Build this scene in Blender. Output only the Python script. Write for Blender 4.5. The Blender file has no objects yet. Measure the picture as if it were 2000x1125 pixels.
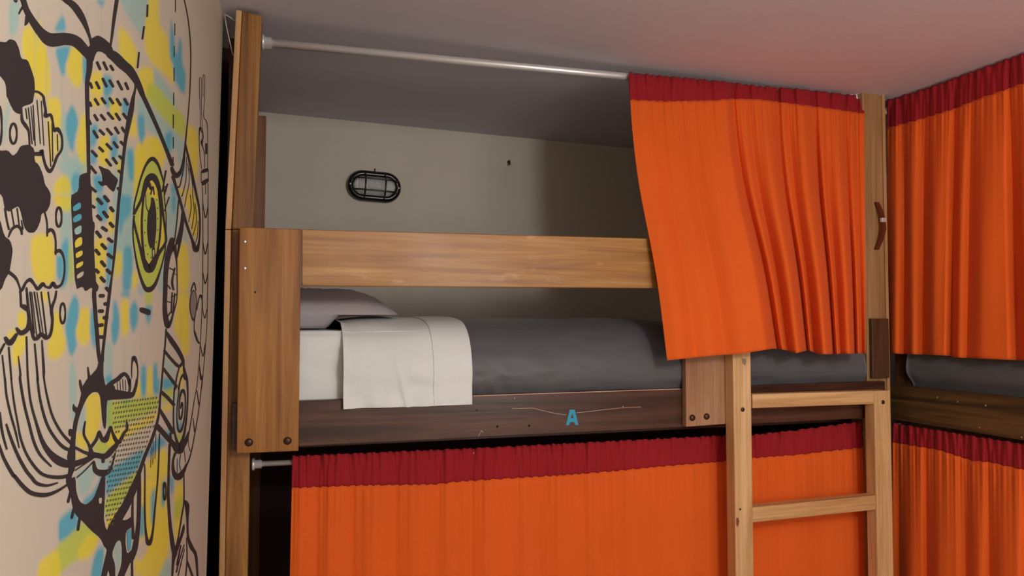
import bpy, bmesh, math, random
import numpy as np
from mathutils import Vector, Matrix, noise
from mathutils.geometry import tessellate_polygon

# ---------------------------------------------------------------- camera
SC = bpy.context.scene
COL = SC.collection
YAW, PITCH, ROLL, FPX = 0.310924, 0.04149, 0.002247, 1472.27
CAM = np.array([0.0, -1.85, 1.6])
_fw = np.array([math.sin(YAW)*math.cos(PITCH), math.cos(YAW)*math.cos(PITCH), math.sin(PITCH)])
_r0 = np.array([math.cos(YAW), -math.sin(YAW), 0.0]); _u0 = np.cross(_r0, _fw)
_r = math.cos(ROLL)*_r0 + math.sin(ROLL)*_u0
_u = -math.sin(ROLL)*_r0 + math.cos(ROLL)*_u0
cd = bpy.data.cameras.new('camera'); cam = bpy.data.objects.new('camera', cd); COL.objects.link(cam)
cd.sensor_width = 36; cd.lens = 36*FPX/2000; cd.clip_start = 0.02
M = Matrix.Identity(4)
for i in range(3):
    M[i][0] = _r[i]; M[i][1] = _u[i]; M[i][2] = -_fw[i]; M[i][3] = CAM[i]
cam.matrix_world = M
SC.camera = cam

# ---------------------------------------------------------------- light and exposure
SC.view_settings.view_transform = 'Standard'; SC.view_settings.look = 'None'
SC.view_settings.gamma = 1; SC.view_settings.use_curve_mapping = False
SC.view_settings.exposure = -0.12
w = bpy.data.worlds.new('world'); SC.world = w; w.use_nodes = True
w.node_tree.nodes['Background'].inputs[0].default_value = (0.9, 0.85, 0.85, 1)
w.node_tree.nodes['Background'].inputs[1].default_value = 0.02
def lamp(name, loc, power, radius, col):
    l = bpy.data.lights.new(name, 'POINT'); l.energy = power; l.shadow_soft_size = radius; l.color = col
    o = bpy.data.objects.new(name, l); o.location = loc; COL.objects.link(o)
def area(name, loc, target, power, size, col):
    l = bpy.data.lights.new(name, 'AREA'); l.energy = power; l.size = size; l.color = col
    o = bpy.data.objects.new(name, l); o.location = loc
    o.rotation_euler = (Vector(target)-Vector(loc)).to_track_quat('-Z', 'Y').to_euler(); COL.objects.link(o)
lamp('room_bulb', (0.78, -2.25, 2.08), 56, 0.13, (1.0, 0.975, 0.93))
lamp('second_bulb', (1.35, -2.75, 1.5), 28, 0.25, (1.0, 0.96, 0.95))

# ---------------------------------------------------------------- helpers
def rays(px, py):
    px = np.asarray(px, float); py = np.asarray(py, float)
    return (px-1000)[..., None]*_r - (py-562.5)[..., None]*_u + FPX*_fw
def P(px, py, axis, val):
    """point of the photograph seen on the world plane  axis = val"""
    v = rays(px, py); t = (np.asarray(val)-CAM[axis])/v[..., axis]
    return CAM + v*t[..., None]
def PX(px, y, py=600): return float(P(px, py, 1, y)[0])
def srgb(r, g, b):
    f = lambda c: (c/255/12.92) if c/255 <= .04045 else ((c/255+.055)/1.055)**2.4
    return (f(r), f(g), f(b), 1.0)
ORG = {}
def thing(name, label, cat, loc, group=None):
    o = bpy.data.objects.new(name, None); COL.objects.link(o); o.location = loc
    o.empty_display_size = .05
    o['label'] = label; o['category'] = cat
    if group: o['group'] = group
    ORG[o.name] = Vector(loc); return o
def tag(o, label, cat, group=None):
    o['label'] = label; o['category'] = cat
    if group: o['group'] = group
    return o
def mk(name, verts, faces, mats, parent=None, smooth=False, midx=None):
    off = ORG[parent.name] if parent is not None else Vector((0, 0, 0))
    me = bpy.data.meshes.new(name)
    me.from_pydata([(float(v[0])-off[0], float(v[1])-off[1], float(v[2])-off[2]) for v in verts], [], [tuple(f) for f in faces])
    if not isinstance(mats, (list, tuple)): mats = [mats]
    for m in mats: me.materials.append(m)
    if midx is not None: me.polygons.foreach_set('material_index', midx)
    if smooth: me.polygons.foreach_set('use_smooth', [True]*len(me.polygons))
    me.update()
    o = bpy.data.objects.new(name, me); COL.objects.link(o)
    if parent is not None:
        o.parent = parent; ORG[o.name] = off
    else: ORG[o.name] = Vector((0, 0, 0))
    return o
def bm_mk(name, bm, mats, parent=None, smooth=False):
    bm.verts.index_update()
    vs = [v.co.copy() for v in bm.verts]; fs = [[v.index for v in f.verts] for f in bm.faces]
    bm.free(); return mk(name, vs, fs, mats, parent, smooth)
def struct(o): o['kind'] = 'structure'; return o
def hexa(bm, p, bev=0.0):
    """p: 8 corners, first four the bottom ring, last four the top ring"""
    vs = [bm.verts.new(Vector([float(c) for c in q])) for q in p]
    fs = [bm.faces.new([vs[i] for i in f]) for f in ((0,3,2,1),(4,5,6,7),(0,1,5,4),(1,2,6,5),(2,3,7,6),(3,0,4,7))]
    bmesh.ops.recalc_face_normals(bm, faces=fs)
    if bev:
        es = list({e for f in fs for e in f.edges})
        bmesh.ops.bevel(bm, geom=es, offset=bev, segments=2, profile=.5, affect='EDGES')
def box(bm, x0, x1, y0, y1, z0, z1, bev=0.0):
    hexa(bm, [(x0,y0,z0),(x1,y0,z0),(x1,y1,z0),(x0,y1,z0),(x0,y0,z1),(x1,y0,z1),(x1,y1,z1),(x0,y1,z1)], bev)
def boxo(name, dims, mat, parent=None, bev=.002):
    bm = bmesh.new(); box(bm, *dims, bev); return bm_mk(name, bm, mat, parent)
def slab(name, poly, y0, y1, mat, parent=None, bev=.002):
    """poly: four (x,z) corners counter clockwise from bottom left; front y0, back y1"""
    (a, b, c, d) = poly
    bm = bmesh.new()
    hexa(bm, [(a[0],y0,a[1]),(b[0],y0,b[1]),(b[0],y1,b[1]),(a[0],y1,a[1]),(d[0],y0,d[1]),(c[0],y0,c[1]),(c[0],y1,c[1]),(d[0],y1,d[1])], bev)
    return bm_mk(name, bm, mat, parent)
def tube(bm, pts, rad, seg=16, cap=True):
    pts = [Vector([float(c) for c in p]) for p in pts]; rings = []
    n = len(pts)
    if not isinstance(rad, (list, tuple)): rad = [rad]*n
    ref = None
    for i, p in enumerate(pts):
        t = (pts[min(i+1, n-1)]-pts[max(i-1, 0)]).normalized()
        if ref is None: ref = t.orthogonal().normalized()
        ref = (ref - t*ref.dot(t)).normalized(); b = t.cross(ref)
        rings.append([bm.verts.new(p + (ref*math.cos(2*math.pi*k/seg)+b*math.sin(2*math.pi*k/seg))*rad[i]) for k in range(seg)])
    for i in range(n-1):
        for k in range(seg):
            bm.faces.new([rings[i][k], rings[i][(k+1)%seg], rings[i+1][(k+1)%seg], rings[i+1][k]])
    if cap:
        bm.faces.new(list(reversed(rings[0]))); bm.faces.new(rings[-1])
def tubeo(name, pts, rad, mat, parent=None, seg=16):
    bm = bmesh.new(); tube(bm, pts, rad, seg); o = bm_mk(name, bm, mat, parent, True)
    for f in o.data.polygons:
        if len(f.vertices) > 4: f.use_smooth = False
    return o
def dome(name, c, n, r, h, mat, parent=None):
    """round bolt head: centre c on the surface, normal n"""
    n = Vector(n).normalized(); a = n.orthogonal().normalized(); b = n.cross(a); c = Vector(c)
    vs = []; fs = []; S = 14; rr = [(1, -.4), (1, .15), (.86, .6), (.55, .9), (.0, 1)]
    for (q, t) in rr[:-1]:
        for k in range(S):
            an = 2*math.pi*k/S; vs.append(c+(a*math.cos(an)+b*math.sin(an))*r*q+n*h*t)
    vs.append(c+n*h)
    for i in range(len(rr)-2):
        for k in range(S): fs.append((i*S+k, i*S+(k+1)%S, (i+1)*S+(k+1)%S, (i+1)*S+k))
    L = (len(rr)-2)*S
    for k in range(S): fs.append((L+k, L+(k+1)%S, len(vs)-1))
    fs.append(tuple(reversed(range(S))))
    return mk(name, vs, fs, mat, parent, True)

# ---------------------------------------------------------------- materials
def newmat(name, rough=.6, spec=.5):
    m = bpy.data.materials.new(name); m.use_nodes = True; nt = m.node_tree
    b = nt.nodes['Principled BSDF']; b.inputs['Roughness'].default_value = rough
    b.inputs['Specular IOR Level'].default_value = spec
    return m, nt, b
def plain(name, col, rough=.6, metal=0, spec=.5):
    m, nt, b = newmat(name, rough, spec); b.inputs['Base Color'].default_value = col; b.inputs['Metallic'].default_value = metal; return m
def mapping(nt, scale, loc=(0,0,0), rot=(0,0,0)):
    tc = nt.nodes.new('ShaderNodeTexCoord'); mp = nt.nodes.new('ShaderNodeMapping')
    mp.inputs['Scale'].default_value = scale; mp.inputs['Location'].default_value = loc; mp.inputs['Rotation'].default_value = rot
    nt.links.new(tc.outputs['Object'], mp.inputs['Vector']); return mp
def ntex(nt, mp, scale, detail=4, rough=.5, dist=0):
    n = nt.nodes.new('ShaderNodeTexNoise'); n.inputs['Scale'].default_value = scale; n.inputs['Detail'].default_value = detail
    n.inputs['Roughness'].default_value = rough; n.inputs['Distortion'].default_value = dist
    nt.links.new(mp.outputs[0], n.inputs['Vector']); return n
def ramp(nt, src, stops):
    r = nt.nodes.new('ShaderNodeValToRGB'); e = r.color_ramp.elements
    e[0].position, e[0].color = stops[0]; e[1].position, e[1].color = stops[-1]
    for p, c in stops[1:-1]:
        k = e.new(p); k.color = c
    nt.links.new(src, r.inputs['Fac']); return r
def mixc(nt, mode, fac, a, b):
    m = nt.nodes.new('ShaderNodeMix'); m.data_type = 'RGBA'; m.blend_type = mode
    for s, v in ((0, fac), (6, a), (7, b)):
        if isinstance(v, (int, float)): m.inputs[s].default_value = v
        elif isinstance(v, tuple): m.inputs[s].default_value = v
        else: nt.links.new(v, m.inputs[s])
    return m.outputs[2]
def bump(nt, b, src, strength, dist=.001):
    n = nt.nodes.new('ShaderNodeBump'); n.inputs['Strength'].default_value = strength; n.inputs['Distance'].default_value = dist
    nt.links.new(src, n.inputs['Height']); nt.links.new(n.outputs[0], b.inputs['Normal'])
def wood(name, dark, mid, light, axis, rough=.42, seed=0, wear=0, wearcol=None, gs=1.0):
    m, nt, b = newmat(name, rough, .4)
    s = [26*gs]*3; s[axis] = 1.3
    mp = mapping(nt, s, (seed*3.1, seed*1.7, seed*2.3))
    n1 = ntex(nt, mp, 1.0, 6, .6, 1.1)
    s2 = [140]*3; s2[axis] = 3
    mp2 = mapping(nt, s2, (seed, seed, 0)); n2 = ntex(nt, mp2, 1.0, 4, .6)
    c = ramp(nt, n1.outputs['Fac'], [(.30, dark), (.5, mid), (.72, light)]).outputs[0]
    f = ramp(nt, n2.outputs['Fac'], [(.35, (.72,.68,.64,1)), (.65, (1,1,1,1))]).outputs[0]
    c = mixc(nt, 'MULTIPLY', .75, c, f)
    mp3 = mapping(nt, (3,3,3), (seed,2,3)); n3 = ntex(nt, mp3, 1.2, 3)
    c = mixc(nt, 'MULTIPLY', .6, c, ramp(nt, n3.outputs['Fac'], [(.3, (.75,.72,.7,1)), (.7, (1.0,1.0,1.0,1))]).outputs[0])
    if wear:
        s4 = [22]*3; s4[axis] = 6
        mp4 = mapping(nt, s4, (seed*5, 7, seed)); n4 = ntex(nt, mp4, 1.0, 8, .7)
        k = ramp(nt, n4.outputs['Fac'], [(.60, (0,0,0,1)), (.72, (wear,wear,wear,1))]).outputs[0]
        c = mixc(nt, 'MIX', k, c, wearcol or light)
    nt.links.new(c, b.inputs['Base Color'])
    rr = ramp(nt, n3.outputs['Fac'], [(.3, (rough-.08,)*3+(1,)), (.7, (rough+.12,)*3+(1,))]); nt.links.new(rr.outputs[0], b.inputs['Roughness'])
    bump(nt, b, n2.outputs['Fac'], .25, .0006); return m
def cloth(name, col, rough=.85, weave=900, var=.12, sheen=.03, slub=0.0):
    m, nt, b = newmat(name, rough, .2)
    mp = mapping(nt, (weave*.25, weave*.25, weave)); n1 = ntex(nt, mp, 1, 2)
    mp2 = mapping(nt, (weave, weave, weave*.2)); n2 = ntex(nt, mp2, 1, 2)
    mp3 = mapping(nt, (5,5,5)); n3 = ntex(nt, mp3, 1, 3)
    lo = tuple(c*(1-var) for c in col[:3])+(1,); hi = tuple(min(1, c*(1+var)) for c in col[:3])+(1,)
    a = nt.nodes.new('ShaderNodeMath'); a.operation = 'ADD'; nt.links.new(n1.outputs['Fac'], a.inputs[0]); nt.links.new(n2.outputs['Fac'], a.inputs[1])
    h = nt.nodes.new('ShaderNodeMath'); h.operation = 'MULTIPLY'; h.inputs[1].default_value = .5; nt.links.new(a.outputs[0], h.inputs[0])
    c = ramp(nt, h.outputs[0], [(.38, lo), (.62, hi)]).outputs[0]
    c = mixc(nt, 'MULTIPLY', .5, c, ramp(nt, n3.outputs['Fac'], [(.3, (.88,.88,.88,1)), (.7, (1,1,1,1))]).outputs[0])
    nt.links.new(c, b.inputs['Base Color'])
    b.inputs['Sheen Weight'].default_value = sheen; b.inputs['Sheen Roughness'].default_value = .5
    bump(nt, b, h.outputs[0], .3, .0006); return m
def plaster(name, col, rough=.9, var=.05, bs=.25):
    m, nt, b = newmat(name, rough, .25)
    mp = mapping(nt, (1,1,1)); n1 = ntex(nt, mp, 2.2, 5); n2 = ntex(nt, mp, 90, 4); n3 = ntex(nt, mp, 9, 4)
    lo = tuple(c*(1-var) for c in col[:3])+(1,); hi = tuple(c*(1+var) for c in col[:3])+(1,)
    c = ramp(nt, n1.outputs['Fac'], [(.35, lo), (.65, hi)]).outputs[0]
    nt.links.new(c, b.inputs['Base Color'])
    h = mixc(nt, 'ADD', .5, n2.outputs[0], n3.outputs[0]); bump(nt, b, h, bs, .0015); return m

M_ceil = plaster('ceiling_paint', srgb(214, 209, 216), var=.03)
M_wall = plaster('wall_paint', srgb(206, 199, 186), var=.04)
M_dark = plain('shade_brown', srgb(64, 36, 24), .8)  # brown of boards added where the recess and lower bunks lie in shade
M_floor = plaster('floor_screed', srgb(150, 148, 146), .6)
M_honeyZ = wood('honey_wood_upright', srgb(126,76,26), srgb(162,106,44), srgb(186,132,66), 2, wear=.35, wearcol=srgb(205,160,115), seed=1)
M_honeyX = wood('honey_wood_board', srgb(142,90,38), srgb(178,124,58), srgb(206,158,92), 0, wear=.5, wearcol=srgb(224,184,140), seed=2)
M_postZ = wood('post_wood', srgb(92,56,20), srgb(146,98,44), srgb(178,130,68), 2, seed=3, wear=.15)
M_strip = wood('edge_strip_wood', srgb(170,124,76), srgb(206,158,108), srgb(222,180,130), 2, seed=4)
M_postR = wood('right_post_wood', srgb(140,102,64), srgb(172,132,88), srgb(192,154,110), 2, seed=5)
M_redbrown = wood('red_brown_wood', srgb(118,70,38), srgb(146,92,56), srgb(162,112,72), 2, seed=6)
M_darkX = wood('dark_stained_board', srgb(50,28,18), srgb(76,46,32), srgb(100,64,48), 0, rough=.34, seed=7, wear=.12, wearcol=srgb(140,104,82))
M_darkY = wood('dark_stained_board_worn', srgb(58,42,24), srgb(84,62,34), srgb(124,92,52), 1, rough=.45, seed=8, wear=.25, wearcol=srgb(150,118,70))
M_darkZ = wood('dark_stained_panel', srgb(58,36,22), srgb(90,58,34), srgb(112,76,46), 2, rough=.45, seed=9)
M_greyZ = wood('weathered_board', srgb(140,98,68), srgb(176,128,94), srgb(196,150,116), 2, seed=10, wear=.3, wearcol=srgb(200,164,140))
M_pineZ = wood('pine_upright', srgb(190,144,92), srgb(222,178,124), srgb(236,196,146), 2, seed=11, gs=.7)
M_pineX = wood('pine_rung', srgb(188,140,86), srgb(218,172,116), srgb(236,196,142), 0, seed=12)
M_orange = cloth('orange_cotton', srgb(224, 95, 30), var=.04)
M_red = cloth('dark_red_cotton', srgb(152, 28, 36), var=.07)
M_white = cloth('white_cotton', srgb(226, 228, 226), var=.03, weave=1600)
M_pillow = cloth('grey_pillow_cotton', srgb(186, 178, 180), var=.05, weave=1400)
M_blanket = cloth('charcoal_blanket', srgb(92, 92, 95), .42, weave=1400, var=.08, sheen=.05)
M_chrome = plain('brushed_chrome', srgb(228, 226, 226), .36, .55)
M_bolt = plain('bolt_head', srgb(70, 48, 38), .4, .6)
M_screw = plain('screw_head', srgb(190, 185, 175), .35, .9)
M_hole = plain('drilled_hole', srgb(16, 10, 8), .9)
M_scratch = plain('bare_wood_scratch', srgb(190, 150, 124), .8)
M_teal = plain('teal_paint', srgb(38, 150, 182), .6)
M_black = plain('black_plastic', srgb(16, 16, 16), .22)
M_cord = plain('white_cord', srgb(190, 180, 170), .8)
M_leather = plain('brown_lacquer', srgb(96, 44, 26), .3)
# ---------------------------------------------------------------- room shell
# ceiling: very slightly out of level, as in the photograph
def cz(x, y): return 2.329 - .0178*x - .006*(y-.93)*0 
def quad(name, pts, mat):
    return struct(mk(name, pts, [(0,1,2,3)], mat))
WD = Vector((math.sin(math.radians(2.8)), math.cos(math.radians(2.8)), 0)); WP = Vector((-.12, 0, 0)); WN = Vector((WD.y, -WD.x, 0))
X1, YB, YF = 2.80, .93, -3.2
def box_struct(name, x0, x1, y0, y1, z0, z1, mat):
    bm = bmesh.new(); box(bm, x0, x1, y0, y1, z0, z1); return struct(bm_mk(name, bm, mat))
box_struct('floor', -.6, X1+.1, YF-.1, YB+.1, -.1, 0, M_floor)
bm = bmesh.new(); hexa(bm, [(x, y, cz(x, y)) for x, y in ((-.6,YF-.1),(X1+.1,YF-.1),(X1+.1,YB+.1),(-.6,YB+.1))] + [(x, y, 2.45) for x, y in ((-.6,YF-.1),(X1+.1,YF-.1),(X1+.1,YB+.1),(-.6,YB+.1))])
struct(bm_mk('ceiling', bm, M_ceil))
box_struct('wall_back', -.6, X1+.1, YB, YB+.1, 0, 2.45, M_wall)
box_struct('wall_right', X1, X1+.1, YF, YB, 0, 2.45, M_wall)
box_struct('wall_front', -.6, X1+.1, YF-.1, YF, 0, 2.45, M_wall)
# left wall: slab with the mural, ends just short of the bunk
def wall_pt(px, py, off=0.0):
    v = rays(px, py); n = np.array(WN); p0 = np.array(WP) + n*off
    t = ((p0-CAM) @ n)/(v @ n)
    return CAM + v*t[..., None]
eT = Vector(wall_pt(437, 0).tolist()); eB = Vector(wall_pt(403, 1125).tolist())
def edge_at(z):
    k = (z-eB.z)/(eT.z-eB.z); return eB.lerp(eT, k)
a0, a1 = edge_at(0), edge_at(2.45); f0 = WP + WD*(-3.3)
th = WN*(-.10)
bm = bmesh.new()
hexa(bm, [f0, a0, a0+th, f0+th, f0+Vector((0,0,2.45)), a1, a1+th, f0+Vector((0,0,2.45))+th])
M_mwall = plaster('mural_wall_paint', srgb(200, 188, 168), var=.02, bs=.15)
struct(bm_mk('wall_left', bm, M_mwall))
box_struct('shade_board_1', -.6, -.5, -.3, YB, 0, 2.45, M_dark)          # added dark board, stands in for the shade in the recess beside the bunk
box_struct('shade_board_2', -.5, -.106, YB-.02, YB, 0, 2.34, M_dark)  # added dark board, hides the lit back wall seen through the gap
box_struct('shade_board_3', -.5, -.106, .3, YB-.02, 2.25, 2.34, M_dark)  # added dark cover, keeps the top of the recess in shade

# ---------------------------------------------------------------- the corner bunk with the open curtain
BK = thing('bunk_bed', 'tall honey wood bunk bed facing the viewer with a dark side rail lettered A', 'bunk bed', (.85, .45, 0))
def Q(px, py, y): p = P(px, py, 1, y); return (float(p[0]), float(p[2]))
YP = 0.0
# left front post: upper piece leans, lower piece upright
tl, tr = Q(473, 22, YP), Q(512, 30, YP); ml, mr = Q(452, 448, YP), Q(494, 448, YP)
slab('post', [ml, mr, tr, tl], YP, YP+.07, M_postZ, BK, .003)
bl, br = Q(439, 1125, YP), Q(482, 1125, YP)
slab('post', [(bl[0]-.001, 0), (br[0]-.001, 0), (mr[0]+.003, ml[1]), (ml[0], ml[1])], YP, YP+.07, M_postZ, BK, .003)
sl, sb = Q(461, 20, YP), Q(440, 448, YP); s2 = Q(427, 1125, YP)
slab('edge_strip', [(sb[0], sb[1]), (ml[0]-.0005, sb[1]), (tl[0]-.0005, tl[1]), (sl[0], sl[1])], YP-.004, YP+.07, M_strip, BK, .0015)
slab('edge_strip', [(s2[0], 0), (bl[0]-.0015, 0), (ml[0]-.0005, sb[1]-.001), (sb[0], sb[1]-.001)], YP-.004, YP+.07, M_strip, BK, .0015)
boxo('post', (-.095, -.021, .855, .925, 0, 2.298), M_redbrown, BK, .003)
boxo('shade_panel', (-.02, 1.73, .905, .922, 0, 1.284), M_dark, BK, .001)  # added dark sheet, paints in the shade inside the lower bunk
boxo('side_panel', (-.103, -.088, .072, .853, 0, 2.28), M_darkZ, BK, .001)  # added out of sight to keep light from the bunk out of the gap
# right posts
rx0, rx1, rx2 = PX(1690, YP, 500), PX(1727.5, YP, 500), PX(1733, YP, 500)
ztop = Q(1710, 179, YP)[1]
zj = Q(1710, 622, YP)[1]
boxo('post', (rx0, rx1, YP, YP+.07, 0, ztop), M_postR, BK, .003)
boxo('edge_strip', (rx1+.0005, rx2, YP-.003, YP+.07, 0, ztop-.002), M_strip, BK, .0015)
boxo('post', (rx0, rx1, .855, .925, 0, 2.28), M_redbrown, BK, .003)
zk = Q(1710, 738, YP)[1]
blk = boxo('packing_block', (rx0+.008, rx1-.001, YP-.013, YP-.0005, zk, zj), M_darkZ, BK, .0015); blk['label'] = 'short dark block screwed on the right post'
boxo('side_panel', (rx1-.018, rx1-.002, .072, .853, 0, 1.62), M_darkZ, BK, .001)
# bent handle on the right post
hz = [Q(x, y, YP-.012) for x, y in ((1716, 394), (1719, 411), (1721.5, 430), (1722, 448), (1720, 468), (1716, 487))]
hy = [-.001, -.010, -.016, -.017, -.011, -.001]
HB = bmesh.new()
pv = []
for (x, z), y in zip(hz, hy):
    pv.append([HB.verts.new((x-.007, YP+y-.006, z)), HB.verts.new((x+.007, YP+y-.006, z)), HB.verts.new((x+.007, YP+y, z)), HB.verts.new((x-.007, YP+y, z))])
for i in range(len(pv)-1):
    for k in range(4): HB.faces.new([pv[i][k], pv[i][(k+1)%4], pv[i+1][(k+1)%4], pv[i+1][k]])
HB.faces.new(pv[0][::-1]); HB.faces.new(pv[-1])
bmesh.ops.recalc_face_normals(HB, faces=HB.faces[:])
hd = bm_mk('handle', HB, M_leather, BK); hd['label'] = 'bowed dark brown grab handle'
hm = hz[2]
HB = bmesh.new(); box(HB, hm[0]-.0082, hm[0]+.0082, YP-.0235, YP-.0145, hm[1]-.007, hm[1]+.006, .001)
h2 = bm_mk('band', HB, M_chrome, hd); h2['label'] = 'bright metal band'
# long dark rail
RY = YP-.025
rl, rr_ = PX(453, RY, 840), PX(1729, RY, 760)
ztl, zbl = Q(590, 783.5, RY)[1], Q(590, 872, RY)[1]
ztr, zbr = Q(1690, 746, RY)[1], Q(1335, 833.5, RY)[1]
rail = slab('side_rail', [(rl, zbl), (rr_, zbr), (rr_, ztr), (rl, ztl)], RY, YP-.0005, M_darkX, BK, .0018)
rail['label'] = 'dark brown stained side rail with the letter A'
print('rail', rl, rr_, ztl, zbl, ztr, zbr)
def onrail(px, py): p = P(px, py, 1, RY-.0004); return p
# painted letter A, as on the rail
def flatpoly(name, polys, mat, parent, y, th=.0004):
    vs = []; fs = []
    for poly in polys:
        n0 = len(vs); pts = [P(x, yy, 1, y) for x, yy in poly]
        vs += [tuple(p) for p in pts] + [(p[0], p[1]+th, p[2]) for p in pts]; n = len(pts)
        fs.append([n0+i for i in range(n)][::-1]); fs.append([n0+n+i for i in range(n)])
        for i in range(n): fs.append([n0+i, n0+(i+1)%n, n0+n+(i+1)%n, n0+n+i])
    return mk(name, vs, fs, mat, parent)
def zc(q): return [(1060+x/14.067, 770+y/14.067) for x, y in q]
la = flatpoly('painted_letter', [zc([(640,850),(730,850),(750,765),(805,765),(805,655),(770,655),(812,520),(812,425),(745,425)]),
     zc([(980,840),(890,845),(860,755),(805,765),(805,655),(845,655),(812,520),(812,425),(880,425)])], M_teal, rail, RY-.0006)
la['label'] = 'teal painted capital letter A'
def thinline(pts, wpx):
    out = []
    for (a, b) in zip(pts[:-1], pts[1:]):
        out.append([(a[0], a[1]-wpx/2), (a[0], a[1]+wpx/2), (b[0], b[1]+wpx/2), (b[0], b[1]-wpx/2)])
    return out
flatpoly('scratch', thinline([(1000, 798), (1040, 797), (1065, 803), (1088, 808), (1106, 810.5)], .9), M_scratch, rail, RY-.0003)
flatpoly('scratch', thinline([(1126, 806), (1150, 804), (1180, 800), (1220, 796), (1252, 795)], .9), M_scratch, rail, RY-.0003)
flatpoly('scratch', thinline([(934, 853), (940, 841), (944, 845)], 1.5), M_scratch, rail, RY-.0003)
for (x, y, r) in ((931, 801, .0022), (971.5, 833, .0032), (1033.5, 831.5, .0032)):
    c = P(x, y, 1, RY); dome('bolt_hole', c, (0,-1,0), r, .0006, M_hole, rail)
for (x, y) in ((1005, 778), (1217, 794)):
    c = P(x, y, 1, RY); dome('screw', c, (0,-1,0), .0014, .0006, M_screw, rail)
# worn pale top edge of the rail
xa, xb = PX(925, RY, 775), PX(1328, RY, 764)
za, zb_ = ztl+(ztr-ztl)*(xa-rl)/(rr_-rl), ztl+(ztr-ztl)*(xb-rl)/(rr_-rl)
mk('worn_edge', [(xa, RY-.0003, za-.0028), (xb, RY-.0003, zb_-.0028), (xb, RY-.0003, zb_-.0008), (xa, RY-.0003, za-.0006)], [(0,1,2,3)], M_scratch, rail)
boxo('bed_base', (-.085, rx0, .002, .90, 1.345, 1.372), M_darkX, BK, .002)
boxo('base_beam', (-.03, rx0-.002, .072, .10, 1.285, 1.344), M_darkX, BK, .002)
boxo('back_rail', (-.02, rx0, .895, .92, 1.29, 1.42), M_darkX, BK, .002)
# left upright board, guard rail, right upright board
UY = YP-.047
ub = slab('upright_board', [Q(462, 886, UY), Q(583, 881, UY), Q(588.5, 447.5, UY), Q(468, 443.5, UY)], UY, RY-.0004, M_honeyZ, BK, .002)
for (x, y) in ((486, 864), (561.5, 861)):
    b = dome('bolt', P(x, y, 1, UY), (0,-1,0), .0092, .005, M_bolt, ub); 
for (x, y) in ((478, 472), (478, 524)): dome('screw', P(x, y, 1, UY), (0,-1,0), .0042, .0012, M_screw, ub)
dome('nail_hole', P(498.5, 570.5, 1, UY), (0,-1,0), .0022, .0005, M_hole, ub)
GY = UY+.002
g0, g1 = Q(589.5, 447.5, GY), Q(1275, 466, GY); g2, g3 = Q(589.5, 558.5, GY), Q(1278, 563, GY)
ux0, ux1 = PX(1340, UY, 760), PX(1421, UY, 760)
def ext(a, b, x): return a[1]+(b[1]-a[1])*(x-a[0])/(b[0]-a[0])
gx = ux0-.001
slab('guard_rail', [g2, (gx, ext(g2, g3, gx)), (gx, ext(g0, g1, gx)), g0], GY, RY-.003, M_honeyX, BK, .002)
zub = Q(1380, 832, UY)[1]
ub2 = slab('upright_board', [(ux0, zub), (ux1, zub+.003), (ux1, ext(g0, g1, ux1)), (ux0, ext(g0, g1, ux0))], UY, RY-.0004, M_greyZ, BK, .002)
ub2['label'] = 'paler weathered board beside the ladder'
for (x, y) in ((1352, 816), (1380, 813.5)): dome('bolt', P(x, y, 1, UY), (0,-1,0), .009, .006, M_bolt, ub2)

# ---------------------------------------------------------------- ladder
LY0, LY1 = UY-.0405, UY-.0005
LD = thing('ladder', 'pale pine ladder fixed in front of the bunk with square rungs', 'ladder', (1.46, LY0, 0))
def st(pxa, pxb, pya, zt, k):
    x0, x1 = PX(pxa, LY0, pya), PX(pxb, LY0, pya); xb0, xb1 = PX(pxa+k, LY0, 1125), PX(pxb+k, LY0, 1125)
    z1 = float(P(1000, 1125, 1, LY0)[2]); f = zt/(zt-z1)
    return slab('side_rail', [(x0+(xb0-x0)*f, 0), (x1+(xb1-x1)*f, 0), (x1, zt), (x0, zt)], LY0, LY1, M_pineZ, LD, .003), x1, x0
zl = Q(1450, 676, LY0)[1]; zr = Q(1725, 763, LY0)[1]
s1, lx1, _ = st(1431.5, 1466.5, 690, zl, 6)
s2_, _, rxx = st(1708, 1738.5, 765, zr, 7)
def rung(pl, pr, hpx):
    a = Q(1472, pl, LY0); b = Q(1706, pr, LY0); h = hpx*.00152
    x0, x1 = PX(1470.5, LY0, pl)+.0, rxx-.0005
    return slab('rung', [(x0, a[1]-h), (x1, b[1]-h), (x1, b[1]), (x0, a[1])], LY0+.001, LY1-.004, M_pineX, LD, .002)
rung(770, 763.5, 25); rung(991, 968, 27)
for z in (.52, .25): boxo('rung', (lx1+.003, rxx-.0005, LY0+.001, LY1-.004, z, z+.04), M_pineX, LD, .002)
for (x, y, p, r) in ((1450.5, 800, s1, .0062), (1724.5, 785.5, s2_, .0062), (1445.5, 994.5, s1, .003)):
    dome('bolt', P(x, y, 1, LY0), (0,-1,0), r, .003, M_bolt, p)
flatpoly('knot', [[(1438, 1012), (1442, 1011), (1444, 1018), (1441, 1030), (1438, 1024)]], plain('wood_knot', srgb(120,66,44), .7), s1, LY0-.0006)
flatpoly('knot', [[(1448, 700), (1456, 700), (1458, 707), (1455, 714), (1450, 710)]], plain('wood_knot_grey', srgb(150,118,104), .7), s1, LY0-.0006)

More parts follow.
